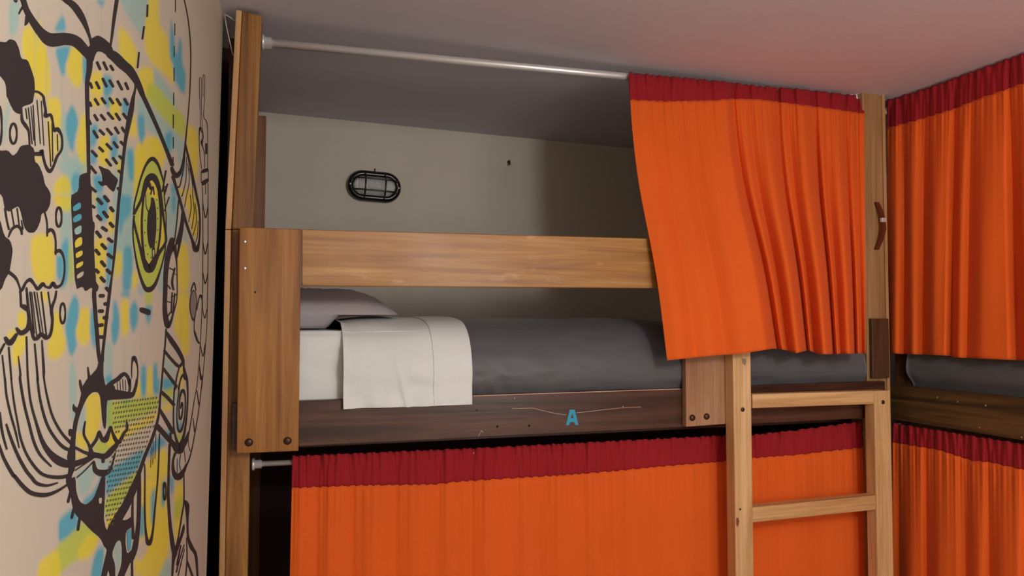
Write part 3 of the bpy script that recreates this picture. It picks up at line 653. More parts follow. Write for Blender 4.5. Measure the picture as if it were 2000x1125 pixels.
# ---------------------------------------------------------------- mural on the left wall
CROP = {'A': (0,0,5.923), 'B': (220,0,5.923), 'C': (0,190,5.923), 'D': (220,190,5.923), 'E': (0,380,5.923), 'F': (220,380,5.923),
        'G': (0,570,5.923), 'H': (220,570,5.923), 'I': (0,740,5.77), 'J': (220,740,5.77), 'K': (0,930,5.77), 'L': (220,930,5.77)}
def parse(s):
    out = []; c = None
    for tok in s.split():
        if tok in CROP: c = CROP[tok]; continue
        v = [float(q) for q in tok.split(',')]
        out.append([c[0]+v[0]/c[2], c[1]+v[1]/c[2]] + ([v[2]/c[2]] if len(v) > 2 else []))
    return out
Yc, Bc, Gc, Lc, Cc = srgb(214,196,72), srgb(84,160,178), srgb(178,190,82), srgb(150,182,174), srgb(191,181,163)
KC = srgb(50,44,45); TL = srgb(70,110,104); GY_ = srgb(134,122,120)
WASH = '''
L C 700,760 1000,600 1000,860 E 830,200 800,1000 700,1060
L D 0,700 280,500 270,1125 F 240,500 80,900 0,1000
Y D 240,520 540,420 640,760 F 250,60 240,0
Y H 700,300 880,200 900,700 820,760 760,560
Y A 250,640 560,560 600,1125 400,1125
L A 100,0 240,0 200,400 100,420
Y L 240,1180 620,300 640,1180
Y A 270,330 340,290 420,400 500,500 545,560 530,760 440,880 390,880 340,720 260,650 250,500
B A 620,370 690,210 740,180 770,370
B A 630,545 820,520 800,640 755,740 750,870 710,870 680,760
Y A 820,540 900,540 960,620 970,900 900,1040 790,900 770,760
B A 950,640 1010,680 1000,960 960,960
B A 1110,0 1215,0 1180,90
Y A 440,230 470,260 480,340 420,300
L B 60,-60 430,-60 420,0 390,200 340,420 240,300 140,130
Y B 70,300 140,340 230,470 300,640 260,830 170,760 70,620
Y B 380,220 430,-60 530,-60 530,280 640,420 660,660 700,780 710,1000 600,860 450,740 360,540
Y B 300,790 470,760 480,1125 380,1125 290,900
G B 480,960 560,980 640,1125 D 650,0 860,260 830,480 740,420 560,230 380,0 B 390,1125 400,980
L B 480,770 560,880 690,1080 D 740,60 760,150 700,80 620,0 B 560,1040 480,960
B B 670,220 690,290 715,420 725,600 750,610 765,430 800,480 805,740 850,850 835,1095 790,1060 715,930 700,740 660,660
Y C 530,0 700,0 730,330 700,420 630,350 560,170
Y C 540,250 610,250 620,640 600,800 570,700
Y C 640,420 700,430 690,600 640,700
L C 730,60 760,240 750,420 800,600 780,760 700,760 700,300
B C 840,60 915,290 870,460 845,650 800,580 755,400 760,220
Y C 940,200 1000,180 1000,860 960,870 880,600 900,420
L C 640,720 1000,760 990,870 920,900 830,1000 700,860
Y C 640,960 760,880 820,1000 820,1125 610,1125
B C 850,870 930,880 920,1080 850,1125 820,1000
Y C 400,690 480,700 440,770
L C 60,100 130,60 60,500 20,600
L D 270,0 380,0 640,560 560,540 430,400 280,200
L D 400,60 560,220 740,420 830,500 790,800 760,760 720,600 640,660 560,480
B D 610,420 690,380 690,560 650,690 600,500
Y D 860,300 990,380 1000,700 960,1000 900,760 850,520
Y D 250,180 280,330 290,450 200,460 190,380
B D 290,200 360,200 380,400 350,520 320,540 285,330
B D 170,600 240,610 250,800 240,980 190,960 165,760
Y D 310,570 380,600 370,800 320,860
Y D 440,460 540,460 560,640 480,680
B D 680,970 740,1060 760,1125 670,1125
L D 110,900 230,1000 220,1125 100,1125
B D 840,640 830,880 790,970 770,900 800,800
Y D 760,1060 960,1060 980,1125 760,1125
Y E 600,0 830,0 820,200 720,190 640,130
Y E 400,460 600,440 640,680 640,1000 560,1050 430,1040 380,940 350,700 360,520
B E 650,700 720,700 740,850 700,1020 660,960
B E 780,490 800,640 800,880 760,1060 690,1100 740,900 745,760 700,600
G E 790,600 840,600 860,1000 800,1050
B F 60,0 220,0 210,240 130,300 100,460 70,440
L F 40,470 240,470 240,600 120,620 40,600
Y F 40,660 110,660 110,880 20,1000 20,800
B F 130,600 220,590 240,760 210,1125 110,1125 120,800
L F 620,0 760,0 730,500 640,520 620,300
B F 680,0 740,0 720,220 690,200
L F 820,300 880,560 800,540
L F 560,680 620,560 620,700 590,1125 520,1125
Y F 760,560 880,570 890,1125 750,1125 750,720
Y F 820,0 960,0 1000,300 980,500 920,480 870,200
L F 300,1040 400,1125 290,1125
Y F 250,880 290,900 300,1000 240,1125 220,1000
Y G 210,220 300,230 310,400 250,450 200,380
Y G 180,520 300,480 320,560 270,700 170,900 130,700
Y G 70,480 190,420 180,520 120,570
Y G 620,220 690,240 720,400 770,600 700,780 560,780 540,600 600,500
B G 860,20 910,100 915,260 870,480 890,620 840,750 800,720 750,440 770,300 800,160
Y G 930,180 1040,180 1040,560 960,640 890,540 880,440 920,300
B G 1050,200 1100,200 1110,640 1080,640 1040,460
L G 1200,600 1303,560 1303,1060 1240,1100 1200,960
L G 800,800 870,800 I 870,500 800,500
B G 1280,380 1330,300 1340,560 1300,600
Y G 430,0 560,0 540,150
B G 1210,980 1303,960 1260,1100
B H 0,110 40,100 80,280 80,440 40,600 0,600
Y H 90,80 190,80 190,440 150,520 100,500
B H 250,90 290,160 300,320 240,490 200,360 195,200
B H 380,150 460,160 450,280 410,390 380,280
B H 100,0 200,0 190,60 110,50
L H 290,0 360,0 340,60
G H 370,0 480,0 440,150 380,150
Y H 740,0 900,0 880,400 840,620 700,440 740,200
B H 330,850 390,850 390,1125 320,1125
B H 470,830 520,820 520,1125 460,1125
Y H 400,860 460,860 450,1125 400,1125
L H 600,740 740,900 720,1000 600,880
B H 590,980 690,1060 700,1125 580,1125
Y H 770,860 820,860 820,1125 770,1125
Y I 960,180 1060,145 1130,160 1140,500 1080,660 1010,740 960,640 970,400
L I 900,400 960,260 960,600 880,600
Y I 860,600 940,620 1000,820 860,770
Y I 840,850 1000,850 860,900
G I 1050,770 1120,680 1180,700 1240,620 1269,700 1269,760 1200,850 1080,840
L I 1070,920 1260,900 1230,1020 1110,1020
B I 1200,240 1269,240 1269,540 1200,540
B I 1180,0 1269,0 1230,80
B I 1120,1060 1269,1000 1269,1125 1120,1125
L I 850,1060 1050,960 1100,1125 850,1125
B J 320,0 380,0 370,210 320,200
Y J 385,0 450,0 450,200 380,220
B J 460,0 540,0 520,180 460,180
Y J 250,60 310,0 320,220 250,220
B J 120,240 220,230 180,340 110,330
G J -60,250 20,250 250,220 520,180 520,340 180,500 -60,640
Y J -60,600 180,540 520,350 500,460 150,660 0,780 -60,760
B J 0,1000 380,760 300,1000 180,1125 -60,1125 -60,1000
G J 180,1125 260,1060 330,960 270,1125
B J 390,800 530,620 620,720 520,800 390,900
Y J 370,930 620,740 640,1125 370,1125
B J 560,0 700,0 690,90 570,140
G J 560,140 690,90 690,200 540,290
Y J 550,320 680,250 680,340 580,380
B J 570,600 660,560 680,700 620,640
B J 710,500 800,480 760,600 720,560
G J 700,620 800,600 770,730 720,680
L J 690,200 730,100 720,600 690,500
L J 720,880 760,880 770,1050 730,1060
B K 655,500 760,400 830,350 880,460 880,600 760,700 660,760
G K 900,510 1000,560 1130,700 1000,860 780,1000 640,1125 520,1125 640,780 760,690 860,590
Y K 1000,620 1120,700 1040,900 900,960 860,860
Y K 520,900 660,800 700,1180 410,1180 440,960
B K 1110,800 1180,800 1150,1180 1010,1180 1060,900
B K 940,260 1040,190 1100,80 1150,0 1110,200 1000,330 940,320
L K 860,0 1040,0 1040,100 940,250 880,180
B K 1190,0 1330,0 1269,160 1190,240
G K 1180,260 1330,120 1330,380 1180,480
Y K 1190,480 1330,380 1330,500 1269,630 1210,620
B L 0,0 180,0 0,170
G L 0,170 200,0 280,0 240,120 0,440
Y L 0,440 150,300 40,560 0,600
Y L 320,0 600,0 620,300 640,800 480,880 250,1180 240,1000 300,700 330,400
B L 320,330 360,330 360,680 300,690
B L 430,200 480,130 470,520 430,540
B L 550,60 600,60 590,340 545,340
Y L 700,60 800,60 800,400 720,800 690,600
B L 640,0 690,0 680,200 650,180
G L 690,300 800,200 790,420 700,520
L L 0,720 90,720 100,900 50,1180 20,900
L L 490,1180 640,850 670,1180
C L 280,760 370,690 400,820 320,960 250,900
Y A 1085,820 1180,830 1200,1000 1180,1125 1040,1125 1045,900
B A 1190,850 1300,900 1310,1050 1250,1125 1200,1125
Y C 1040,0 1180,0 1200,60 1130,120 1050,100
B C 1200,0 1303,20 1290,120 1230,130
Y D -40,0 90,40 90,200 20,280 -30,200
B D 110,0 190,40 180,220 110,200
B C 1045,320 1130,300 1130,450 1100,560 1040,600
Y C 1160,440 1270,430 1250,820 1150,800 1130,600
B D -20,450 60,430 60,680 -20,750
B C 1045,600 1120,650 1110,780 1045,780
Y D 40,780 100,700 110,900 60,900
B C 1060,900 1180,880 1200,1100 1110,1125
B E 1120,0 1260,20 1240,300 1170,330 1110,160
G E 1060,0 1110,0 1110,140
Y E 1080,500 1230,500 1230,700 1200,1050 1110,1000
Y E 1260,160 1320,160 1320,480 1240,400
B E 1240,560 1320,560 1290,850 1260,1080 1220,1060 1240,800
Y G 1140,280 1230,280 1200,520 1150,500
C D 700,600 750,640 760,850 700,820
'''
# base column stripes: thin pale drips
DRIP = [(23,0,75),(68,40,140),(75,0,60),(91,90,190),(120,0,60),(170,0,70),(198,0,70),(120,150,190),(139,430,560),(48,470,560),(150,320,420),(255,700,760),(285,690,760),(243,660,745),(275,650,740),(136,720,800),(148,720,830),(395,380,600),(352,600,700)]
GS = 2.0
gx_ = np.arange(-200, 441, GS); gy_ = np.arange(-160, 1290, GS)
GX, GYY = np.meshgrid(gx_, gy_)
CC = np.zeros(GX.shape+(3,)); CC[:] = Cc[:3]
def soft(poly, x, y, s):
    """signed distance to the polygon, horizontal distances weigh more because the wall is seen at a slant"""
    kx = 2.2
    P0 = np.array(poly); P0 = np.stack([P0[:,0]*kx, P0[:,1]], 1); X = x*kx
    d = np.full(x.shape, 1e9); ins = np.zeros(x.shape, bool); n = len(P0)
    for i in range(n):
        a, b = P0[i], P0[(i+1)%n]; e = b-a; L = e@e+1e-9
        t = np.clip(((X-a[0])*e[0]+(y-a[1])*e[1])/L, 0, 1)
        d = np.minimum(d, np.hypot(X-a[0]-t*e[0], y-a[1]-t*e[1]))
        c_ = ((a[1] > y) != (b[1] > y)) & (X < (b[0]-a[0])*(y-a[1])/(b[1]-a[1]+1e-12)+a[0]); ins ^= c_
    sd = np.where(ins, d, -d)
    return np.clip(sd/s*.5+.5, 0, 1)
colmap = {'Y': Yc, 'B': Bc, 'G': Gc, 'L': Lc, 'C': Cc}
def chaikin(p, n=2):
    for _ in range(n):
        q = []
        for i in range(len(p)):
            a, b = p[i], p[(i+1)%len(p)]
            q += [[.8*a[0]+.2*b[0], .8*a[1]+.2*b[1]], [.2*a[0]+.8*b[0], .2*a[1]+.8*b[1]]]
        p = q
    return p
for ln in WASH.strip().splitlines():
    k, rest = ln.split(' ', 1); poly = chaikin([p[:2] for p in parse(rest)], 2)
    s = 6.5
    xs = [p[0] for p in poly]; ys = [p[1] for p in poly]
    j0, j1 = np.searchsorted(gx_, [min(xs)-8, max(xs)+8]); i0, i1 = np.searchsorted(gy_, [min(ys)-14, max(ys)+14])
    sub = (slice(i0, i1), slice(j0, j1))
    if i1 <= i0 or j1 <= j0: continue
    a = soft(poly, GX[sub], GYY[sub], s)[..., None]*(.97 if k != 'L' else .85)
    c = np.array(colmap[k][:3])
    old = CC[sub]
    if k == 'Y' or k == 'G': c = c*(.72+.28*np.minimum(1, old/np.array(Cc[:3])))
    CC[sub] = old*(1-a)+c*a
for (x, y0, y1) in DRIP:
    a = (.33*np.exp(-((GX-x)/1.8)**2)*np.clip((GYY-y0)/20, 0, 1)*np.clip((y1+40-GYY)/40, 0, 1))[..., None]
    CC = CC*(1-a)+np.array(Lc[:3])*.85*a
MU = thing('mural', 'large mural of a line drawn face with blue and yellow paint on the left wall', 'mural', tuple(wall_pt(220, 562)))
m, nt, b = newmat('mural_paint', .8, .3)
at = nt.nodes.new('ShaderNodeAttribute'); at.attribute_name = 'paint'; nt.links.new(at.outputs['Color'], b.inputs['Base Color'])
mpp = mapping(nt, (1,1,1)); nn = ntex(nt, mpp, 90, 4); bump(nt, b, nn.outputs['Fac'], .15, .0015)
# clip the wash to the wall end and ceiling
W3 = wall_pt(GX, GYY, .0006)
nx_, ny_ = len(gx_), len(gy_)
lim = 437-(437-403)/1125*GYY
keep = (GX < lim-3) & (W3[..., 2] < 2.30) & (W3[..., 2] > .05) & (W3[..., 1] > -3.1)
ok = keep[:-1,:-1] & keep[1:,:-1] & keep[:-1,1:] & keep[1:,1:]
idx = np.arange(nx_*ny_).reshape(ny_, nx_)
F = np.stack([idx[:-1,:-1], idx[1:,:-1], idx[1:,1:], idx[:-1,1:]], -1)[ok]
used = np.unique(F); remap = -np.ones(nx_*ny_, int); remap[used] = np.arange(len(used))
V = W3.reshape(-1, 3)[used]; F = remap[F]
pw = mk('colour_wash', V, F.tolist(), m, MU)
ca = pw.data.color_attributes.new('paint', 'FLOAT_COLOR', 'POINT')
ca.data.foreach_set('color', np.concatenate([CC.reshape(-1, 3)[used], np.ones((len(used), 1))], 1).astype(np.float32).ravel())
pw['label'] = 'soft sprayed yellow, green and blue paint patches'
# line work -----------------------------------------------------
LINES = '''
S A 240,-60,60 270,0,65 310,120,68 390,260,85 480,380,105 590,460,155 760,450,140 880,480,130 980,580,110 1040,660,90
F A 150,0 215,0 190,35 170,20
F A 250,70 275,60 285,100 250,120 225,170 210,155
F A 295,170 340,240 320,280 285,305 290,240
S A 700,-50,50 760,0,58 850,60,80 930,170,80 990,290,55 1040,430,32 1065,540,40
F A 1050,450 1130,405 1200,440 1270,500 1310,570 1310,690 1240,640 1180,600 1130,592 1100,640 1080,720 1000,690 990,560 1050,520
S B 60,-60,45 50,0,45 20,200,40 -10,440,28 -30,560,24
S A 1040,640,80 1035,800,66 1010,960,50 1010,1125,48 C 1020,400,45 1025,700,40 1030,880,40
F A -60,480 0,480 70,490 110,450 180,470 220,560 245,680 320,690 360,790 400,920 405,1050 C 390,0 380,70 250,110 240,200 170,170 120,80 90,0 A 80,1125 70,960 0,870 -60,850
S B -30,620,100 30,660,115 110,740,115 200,820,105 290,960,75 340,1080,60 D 360,0,50 430,150,48 540,400,42 620,600,42 690,780,50
S B 265,960,25 260,1040,25 D 240,0,40 215,150,62 180,330,55 150,500,40 120,750,36 95,1000,36 F 70,100,34 50,350,34 30,600,32 10,800,26 -10,960,24 G 1270,0,36 1240,250,36 1215,480,34 1190,700,34 1180,800,50
S E 1120,1060,40 G 1090,0,48 1105,250,45 1125,500,45 1140,700,42 1160,800,50
D 22 B 405,60 400,190 365,310 345,450 305,610 290,780
D 10 B 727,0 727,140 720,270 720,410 714,530 713,660 712,780 712,940 707,1070 707,1125
D 12 D 707,-10 707,90 703,200 703,355 703,465 703,590 700,690 700,800
S B 815,-60,12 830,0,13 870,200,14 895,420,14 905,650,14 900,900,14 890,1125,14 D 870,250,14 845,500,18 820,720,24 790,850,38 740,905,62 705,870,50 685,820,40
S B 1005,1125,6 1003,930,6 1014,898,8 1026,930,6 1026,1125,6 D 1035,300,6 1045,520,6
S B 1045,1125,6 1045,900,6 1055,868,8 1066,900,6 1064,1125,6 D 1058,100,6 1055,230,8 1085,280,10 1100,400,7 1100,830,7
S D 1008,0,6 1020,345,6
S D 1030,410,6 1015,352,24 1003,400,12 1002,500,8 1008,640,8 1030,830,8
S D 1035,350,8 1050,450,7 1030,520,26 1045,580,10 1062,660,8 1062,820,6
D 24 D 1082,540 1082,650
F D 1025,840 1105,815 1106,860 1030,882
F D 1028,972 1106,932 1106,985 1032,1032
D 8 D 1024,860 1026,990 1107,830 1108,980 1038,1030 1042,1125 1075,1000 1078,1125 1104,990 1106,1125
S F 1042,0,8 1045,500,9 1042,900,8 1042,1125,8 H 1020,500,8 995,900,8 970,1125,8
S F 1105,0,9 1105,700,9 H 1100,0,9 1090,400,8 1060,800,8 1030,1125,8 J 1010,0,8 980,290,10 930,600,12 880,850,14 820,1000,22 740,1100,36
S F 1045,100,7 1075,270,14 1103,130,7
S F 1045,540,7 1072,690,14 1103,540,7
S F 1045,900,7 1072,1030,14 1103,900,7
S H 1040,190,7 1065,305,12 1090,200,7
S H 1015,600,7 1045,745,12 1070,600,7
S H 1000,820,7 1025,1010,24 1042,960,7
S H 970,1125,8 J 920,250,10 880,500,12 840,700,16 800,770,22
F C -60,560 0,620 90,610 150,680 200,640 240,560 340,545 400,600 400,740 450,780 500,900 520,1010 560,1060 590,1125 E 580,120 540,200 480,220 470,300 440,380 400,440 330,440 280,370 250,220 220,130 160,160 110,200 60,170 30,0 C -60,1100
F E -60,270 0,280 50,480 120,530 150,640 130,780 110,900 60,980 20,1100 -60,1125
S E 60,160,24 80,290,22 105,400,22
D 15 E 135,185 165,360 200,160 225,360
S E 250,300,14 268,400,16
S E 100,490,18 140,400,32 200,365,36 245,400,32 255,460,22
S E 520,210,20 545,320,20 548,480,18
S E 548,440,30 580,408,42 620,430,32 645,530,20 645,690,22
S E 645,665,36 690,648,42 730,700,26 750,820,20 740,950,22 710,1040,28 650,1070,42 615,1025,40 580,1072,36 530,1065,26 495,1035,44 440,1090,40 400,1040,30 350,985,44 300,1020,30 265,1090,34 G 235,0,30
S E 110,900,40 180,960,34 215,1030,22 245,1125,20
O E 682,260 33 110 24
O C 157,420 40 115 24
O G 727,248 30 115 22
O C -15,330 38 230 24
O L 587,170 14 95 20
S A 380,1060,26 440,1062,26 500,1110,26 C 512,50,28 530,150,28 530,215,44 590,205,32 615,300,22 628,380,36 665,370,50 700,410,30 720,480,24 715,600,26 660,690,32 620,800,30 575,855,44 530,790,30 500,680,30 480,610,44 480,650,50 400,655,44
S C 250,120,16 258,260,34 300,330,40 335,400,24 345,560,20
D 12 C 300,130 315,250 330,120 375,540 385,90 410,560 560,280 590,800 605,300 612,740 665,430 670,620
D 10 C 430,30 470,540 480,40 510,560
D 9 C 360,100 395,500
F C 1010,870 970,880 920,905 915,1080 840,1125 E 830,0 825,110 845,500 875,1100 960,1060 990,1125 1060,1070 1090,1125 1130,1120 1145,1060 1110,1010 1110,950 1100,880 1085,500 1100,330 1070,300 1060,0 C 1065,1080 1050,1020 1045,870
F C 1135,785 1220,825 1260,835 1303,890 1370,950 1350,1010 1320,1100 1270,1060 1230,1010 1180,1035 1125,965 1190,980 1180,880
F D 0,895 45,945 20,970 0,1010
D 31 A 1125,720 1160,800 1200,720 1240,805 1280,760 1310,810 1045,960 1065,1015 1115,950 1150,1020 1190,910 1235,1000 1270,930 1310,1000
D 31 B 60,940 110,1035 150,960 180,1030
D 31 C 1100,20 1140,85 1180,10 1220,70 1270,10 1310,70 1095,205 1130,265 1170,205 1215,260 1250,180 1310,250 1085,390 1130,465 1155,380 1205,430 1240,365 1295,430 1235,540 1290,600 1150,580 1195,625 1065,620 1120,680 1230,720 1285,790 1050,800 1110,875 1050,1040 1110,1090 1040,60 1055,100 1032,270 1050,310
D 31 D 50,20 95,90 140,20 175,85 40,190 85,260 125,190 165,245 30,350 70,415 110,350 140,400 15,520 60,580 95,515 130,550 5,700 50,765 80,680 110,710 70,850 110,880 60,1050 90,1080
D 38 E 1130,50 1180,105 1210,20 1255,75 1200,200 1245,260 1130,245 1170,290 1280,150 1310,190 1185,380 1235,415 1275,330 1310,370 1120,430 1165,490 1255,510 1300,545 1180,575 1225,625 1110,640 1150,690 1250,690 1300,730 1175,775 1215,825 1240,870 1280,910 1110,870 1140,900 1170,960 1210,1005 1230,1080 1270,1125
D 30 E 1070,130 1095,150
D 42 G 1160,45 1198,45 1215,140 1250,140 1150,222 1188,222 1205,300 1240,295 1135,390 1185,382 1150,522 1190,522
C G F 245,230 255,100 D 290,1080 330,930 390,780 460,730 520,790 560,880 590,1000 F 600,50 615,300 612,500 605,680 550,880 490,1040 420,1090 360,1050 290,830 245,560 240,400
C Y F 330,100 D 400,960 460,880 510,980 F 560,100 600,560 520,690 440,820 370,760 320,600 300,300
C G F 360,60 440,20 540,60 555,300 540,520 500,680 440,800 380,720 345,560 338,300
S F 245,230,16 255,100,16 D 290,1080,18 330,930,20 390,780,28 460,710,48 520,770,36 560,880,25 590,1000,16 F 600,50,14 618,250,14 615,500,16 600,680,18 550,880,22 490,1040,42 420,1100,64 360,1050,36 290,830,22 245,560,14 238,400,16 250,250,20
S F 250,220,34 330,60,35 D 360,1090,50 400,960,68 460,920,84 510,980,62 545,1100,45 F 565,120,42 590,280,28 618,500,30 600,580,32 520,700,50 430,860,96 370,780,60 320,620,35 265,400,28 245,300,26
S F 375,-20,22 355,60,25 337,300,28 345,560,30 370,740,22
S F 530,-20,22 548,100,25 557,300,25 542,520,25 515,680,22
S D 370,1125,20 390,1030,40 415,1000,50 440,1060,30
S D 440,1125,18 465,1035,20 480,1125,16
F F 440,30 480,40 505,180 507,400 490,560 478,660 450,610 440,640 410,560 395,400 405,210 430,150
C G F 385,-20 430,-30 445,60 435,140 410,195 385,130
S F 382,0,10 388,130,12 412,200,14
C C F 462,645 482,640 484,700 468,705
S F 458,630,12 460,700,12 470,755,26
S F 484,610,10 488,700,12 470,755,14
D 10 F 375,290 377,310 372,430 373,450 380,580 382,600 405,680 407,700 518,150 519,170 520,270 520,290 522,400 522,420 506,540 506,560 510,50 511,70 446,720 447,740
D 20 D 618,850 575,1090 635,1005 600,1125
D 12 D 570,1070 640,1010
D 14 F 655,30 600,190
S D 840,530,20 855,600,24 880,700,24 920,880,26 970,1125,26 F 1000,150,22 1012,350,18 1000,550,24 965,640,60 920,520,30 850,320,30 790,100,30 D 740,1050,28 700,920,40
D 7 D 840,640 825,820 855,690 855,850 870,760 888,900
S D 825,820,7 780,1020,14 752,1040,20
S D 855,850,7 845,980,8 810,1125,10 F 800,20,12
S D 888,900,6 885,1000,7 F 860,0,7 832,150,8
S D 890,820,7 925,1000,7 F 930,30,7 945,200,7 915,400,8
S F 900,0,7 910,150,8 880,320,8
S F 955,100,7 970,300,7 930,480,8
S F 990,300,7 982,480,7 950,580,8
S F 765,60,16 745,300,14 718,540,14
F F 800,180 830,260 825,360 805,500 775,640 750,740 745,700 760,560 730,600 725,570 755,460 785,330
S F 690,520,60 670,620,80 640,720,64 618,900,54 610,1125,50 H 605,200,50 622,330,60 640,400,50 675,340,30 705,240,18 738,120,12 748,0,10 F 745,850,12 735,710,26 715,600,50
D 14 F 660,850 700,870 640,1050 670,1090
S F 720,850,18 690,1000,24 705,1100,22
D 8 F 700,900 740,930
D 16 H 690,10 680,230 720,20 700,240
D 12 H 635,110 690,130 680,60 745,30
S H 640,280,16 670,240,18 700,240,26
F H 318,173 445,208 435,278 310,230
S H 620,430,16 610,600,18 590,800,18 563,1125,20 J 540,180,20 525,380,24 490,540,30 440,690,34 370,860,36 300,1060,45 L 240,130,80 150,330,90 60,480,100 0,590,100 K 1230,720,90
S H 620,460,25 680,560,55 760,680,50 810,780,40 825,850,20
S H 600,680,30 690,790,34 770,860,36 820,800,26
S H 590,890,34 650,970,34 730,1080,34 J 712,90,30
S H 822,850,16 835,930,34 860,1010,26 870,1125,20
S H 770,880,16 740,1000,16 725,1125,16 J 700,100,16 690,250,14 688,500,16 710,650,24 750,745,38 800,650,28 832,450,20 848,200,18 840,0,22 H 840,1010,24 815,960,24 780,1040,14 760,1125,14
S J 770,-20,10 740,200,12 725,400,12 738,560,20 765,592,28 800,500,18 818,350,14 818,200,16 795,130,34 765,180,22 750,320,12 755,440,20 775,440,20 792,330,14 782,270,22 768,330,16
S J 550,150,42 620,210,38 690,290,38
S J 530,340,30 600,460,42 680,600,46
S J 500,530,60 600,640,55 690,740,60 750,800,95 800,740,50 860,600,20
D 24 J 652,615 660,740
S J 645,740,28 638,900,26 632,1125,26 L 630,250,30 650,550,36 680,780,50 700,860,60 685,960,32 670,1180,18
S J 705,840,26 682,930,24 690,1050,42 740,1105,76 800,1040,42 835,960,20
F L 680,-20 790,-20 750,40 700,42
S J 730,900,6 728,1060,6
S J 770,850,7 755,960,7 775,1050,6
S J 810,810,7 822,940,7
S J 855,650,6 860,760,6 880,820,8
S J 908,440,6 925,600,10
S J 950,130,8 975,295,14
S J 530,620,12 525,800,14 510,1125,16 L 480,350,18 450,650,24 410,760,50 380,660,26 365,400,18 365,0,14 J 362,960,12
D 5 J 440,760 430,1000 490,620 478,900 460,700 455,960
S L 230,180,20 225,450,26 235,700,32
S L 300,-20,40 300,250,45 290,550,45 255,800,62 210,940,55
F K 1200,820 1140,700 L 0,590 60,480 150,500 220,450 220,570 150,620 145,760 165,880 215,830 270,850 200,970 110,1180 40,1180 105,1000 110,800 90,715 40,740 -10,880 30,1000 30,1180 K 1310,1180 1250,1180 1225,1040 1190,1180 1130,1180 1180,960 1210,830
C B L 158,625 212,580 212,815 175,862
S L 220,940,24 222,1180,26
S L 805,-20,12 805,280,14 780,450,16 740,700,16 715,840,34
S L 808,270,14 840,330,50 845,500,24 852,680,24 890,800,44 940,900,30 962,1180,18
S L 835,690,10 840,950,14 818,1180,14
S L 842,960,20 900,1125,26 915,1180,26
F L 805,520 818,600 770,740 728,870 715,830 760,680
S L 808,770,10 740,1000,14 720,1080,18
S L 812,820,8 740,1120,12
S L 770,780,16 725,1000,20
S G 30,735,14 60,1000,18 I 60,0,20 80,200,20 130,420,22 180,600,20 220,780,10
S G 105,640,18 135,1000,18 I 130,0,14 160,250,18 200,480,18 240,680,22 310,860,26 420,1020,32 520,1090,36 680,1108,42 800,1080,36
S G 215,740,8 240,950,20 I 230,0,24 270,250,26 330,500,26 390,720,28 460,860,28 580,985,18
S G 310,520,18 322,900,18 I 320,0,18 350,260,22 420,520,28 480,700,44 560,830,66 680,930,95 820,960,75 1000,900,55 1060,860,60
S G 405,600,16 440,1000,22 I 425,0,20 460,250,24 530,500,28 620,660,30 720,770,36 830,815,36
S G 488,560,14 510,900,26 I 500,0,16 540,220,20 600,430,24 700,610,28 810,730,34
S I 75,510,18 120,650,28 200,850,32 290,1020,36 360,1110,36 K 420,80,38 530,105,30 650,75,18
S I 0,380,22 30,600,24 80,790,18
S I -20,700,22 50,900,32 150,1080,38 K 170,0,38 260,110,44 360,190,48 500,212,48 620,180,36 740,110,26 800,60,30
S G 240,-10,22 248,170,22
F G 240,170 260,140 310,150 320,230 260,190
S E 310,1080,20 G 345,300,30 390,520,34 430,540,42 480,490,44 540,530,48 590,480,32 610,330,28 600,200,34 640,80,24 655,-10,18
D 14 G 350,0 400,480 400,0 470,470 480,0 540,500 560,0 590,200
D 9 G 430,0 500,470 370,0 430,520
S G 320,200,24 335,300,24 325,420,50 250,475,56 195,420,26
S G 195,490,36 120,590,64 65,530,34
S G 55,600,22 -5,715,30
S J -60,100,60 0,40,50 H 60,1010,50 130,950,44 180,990,34 200,1080,26 J 195,0,24 196,100,24 188,150,22
F J -60,90 30,120 180,145 225,150 255,60 265,0 290,-20 280,90 245,200 200,222 0,235 -60,235
S H 265,1125,16 292,980,12 288,850,14 250,760,44 228,820,16 222,920,10 225,1000,6
D 6 J 55,40 60,130 85,20 92,130 115,0 122,130 145,10 150,130
F G 1150,780 1130,880 1060,960 1015,1000 965,1080 950,1125 I 930,110 920,170 900,260 860,380 830,500 820,620 800,680 800,740 770,820 760,900 800,960 850,960 850,660 880,480 930,320 990,200 1050,145 1110,148 1135,200 1145,300 1155,450 1175,560 1195,560 1205,240 1240,240 1300,220 1300,90 1269,60 1220,92 1190,70 G 1215,1060 1195,960 1200,780
S I 900,10,10 912,70,26 935,140,36
F I 830,270 845,310 885,330 900,290 875,400 820,350
F I 778,555 850,580 845,660 775,640
S G 1018,870,12 1035,990,30
S G 928,1020,14 950,1125,32
F I 790,900 850,940 850,1000 800,1125 K 850,0 860,180 900,290 970,325 1060,250 1110,120 1150,0 1190,0 1180,300 1170,480 1190,580 1220,630 1269,640 1310,560 1310,700 1269,820 1220,810 1180,800 1140,700 1020,600 930,500 860,440 820,330 800,200 750,80 750,0 I 770,1080
C C K 1112,250 1150,240 1145,310 1118,310
D 28 K 800,170 770,290 835,370 812,470 900,480 882,605
S I 963,480,16 948,620,24 1000,730,26 1025,800,40 1030,860,80
S I 1020,780,34 1090,680,34 1120,590,22 1150,670,44 1190,685,64 1225,610,40 J -20,540,26 0,600,26 40,690,42 80,710,42 130,610,32 165,565,28 160,460,14
S I 1030,850,66 1100,862,60 1190,870,64 J 0,795,64 50,740,50
S I 855,775,30 940,820,32 1020,850,44
S I 1030,900,30 930,975,16 850,1030,16
S I 1060,925,16 960,1030,14 870,1110,16
S I 1060,930,22 1080,1030,54 1160,1062,74 1240,1030,44 J 0,960,22 30,840,18
D 34 I 1165,890 1165,935
D 36 I 1165,1060 1172,1130
F H 905,20 930,-30 965,0 980,90 972,200 955,320 925,345 890,210 890,120
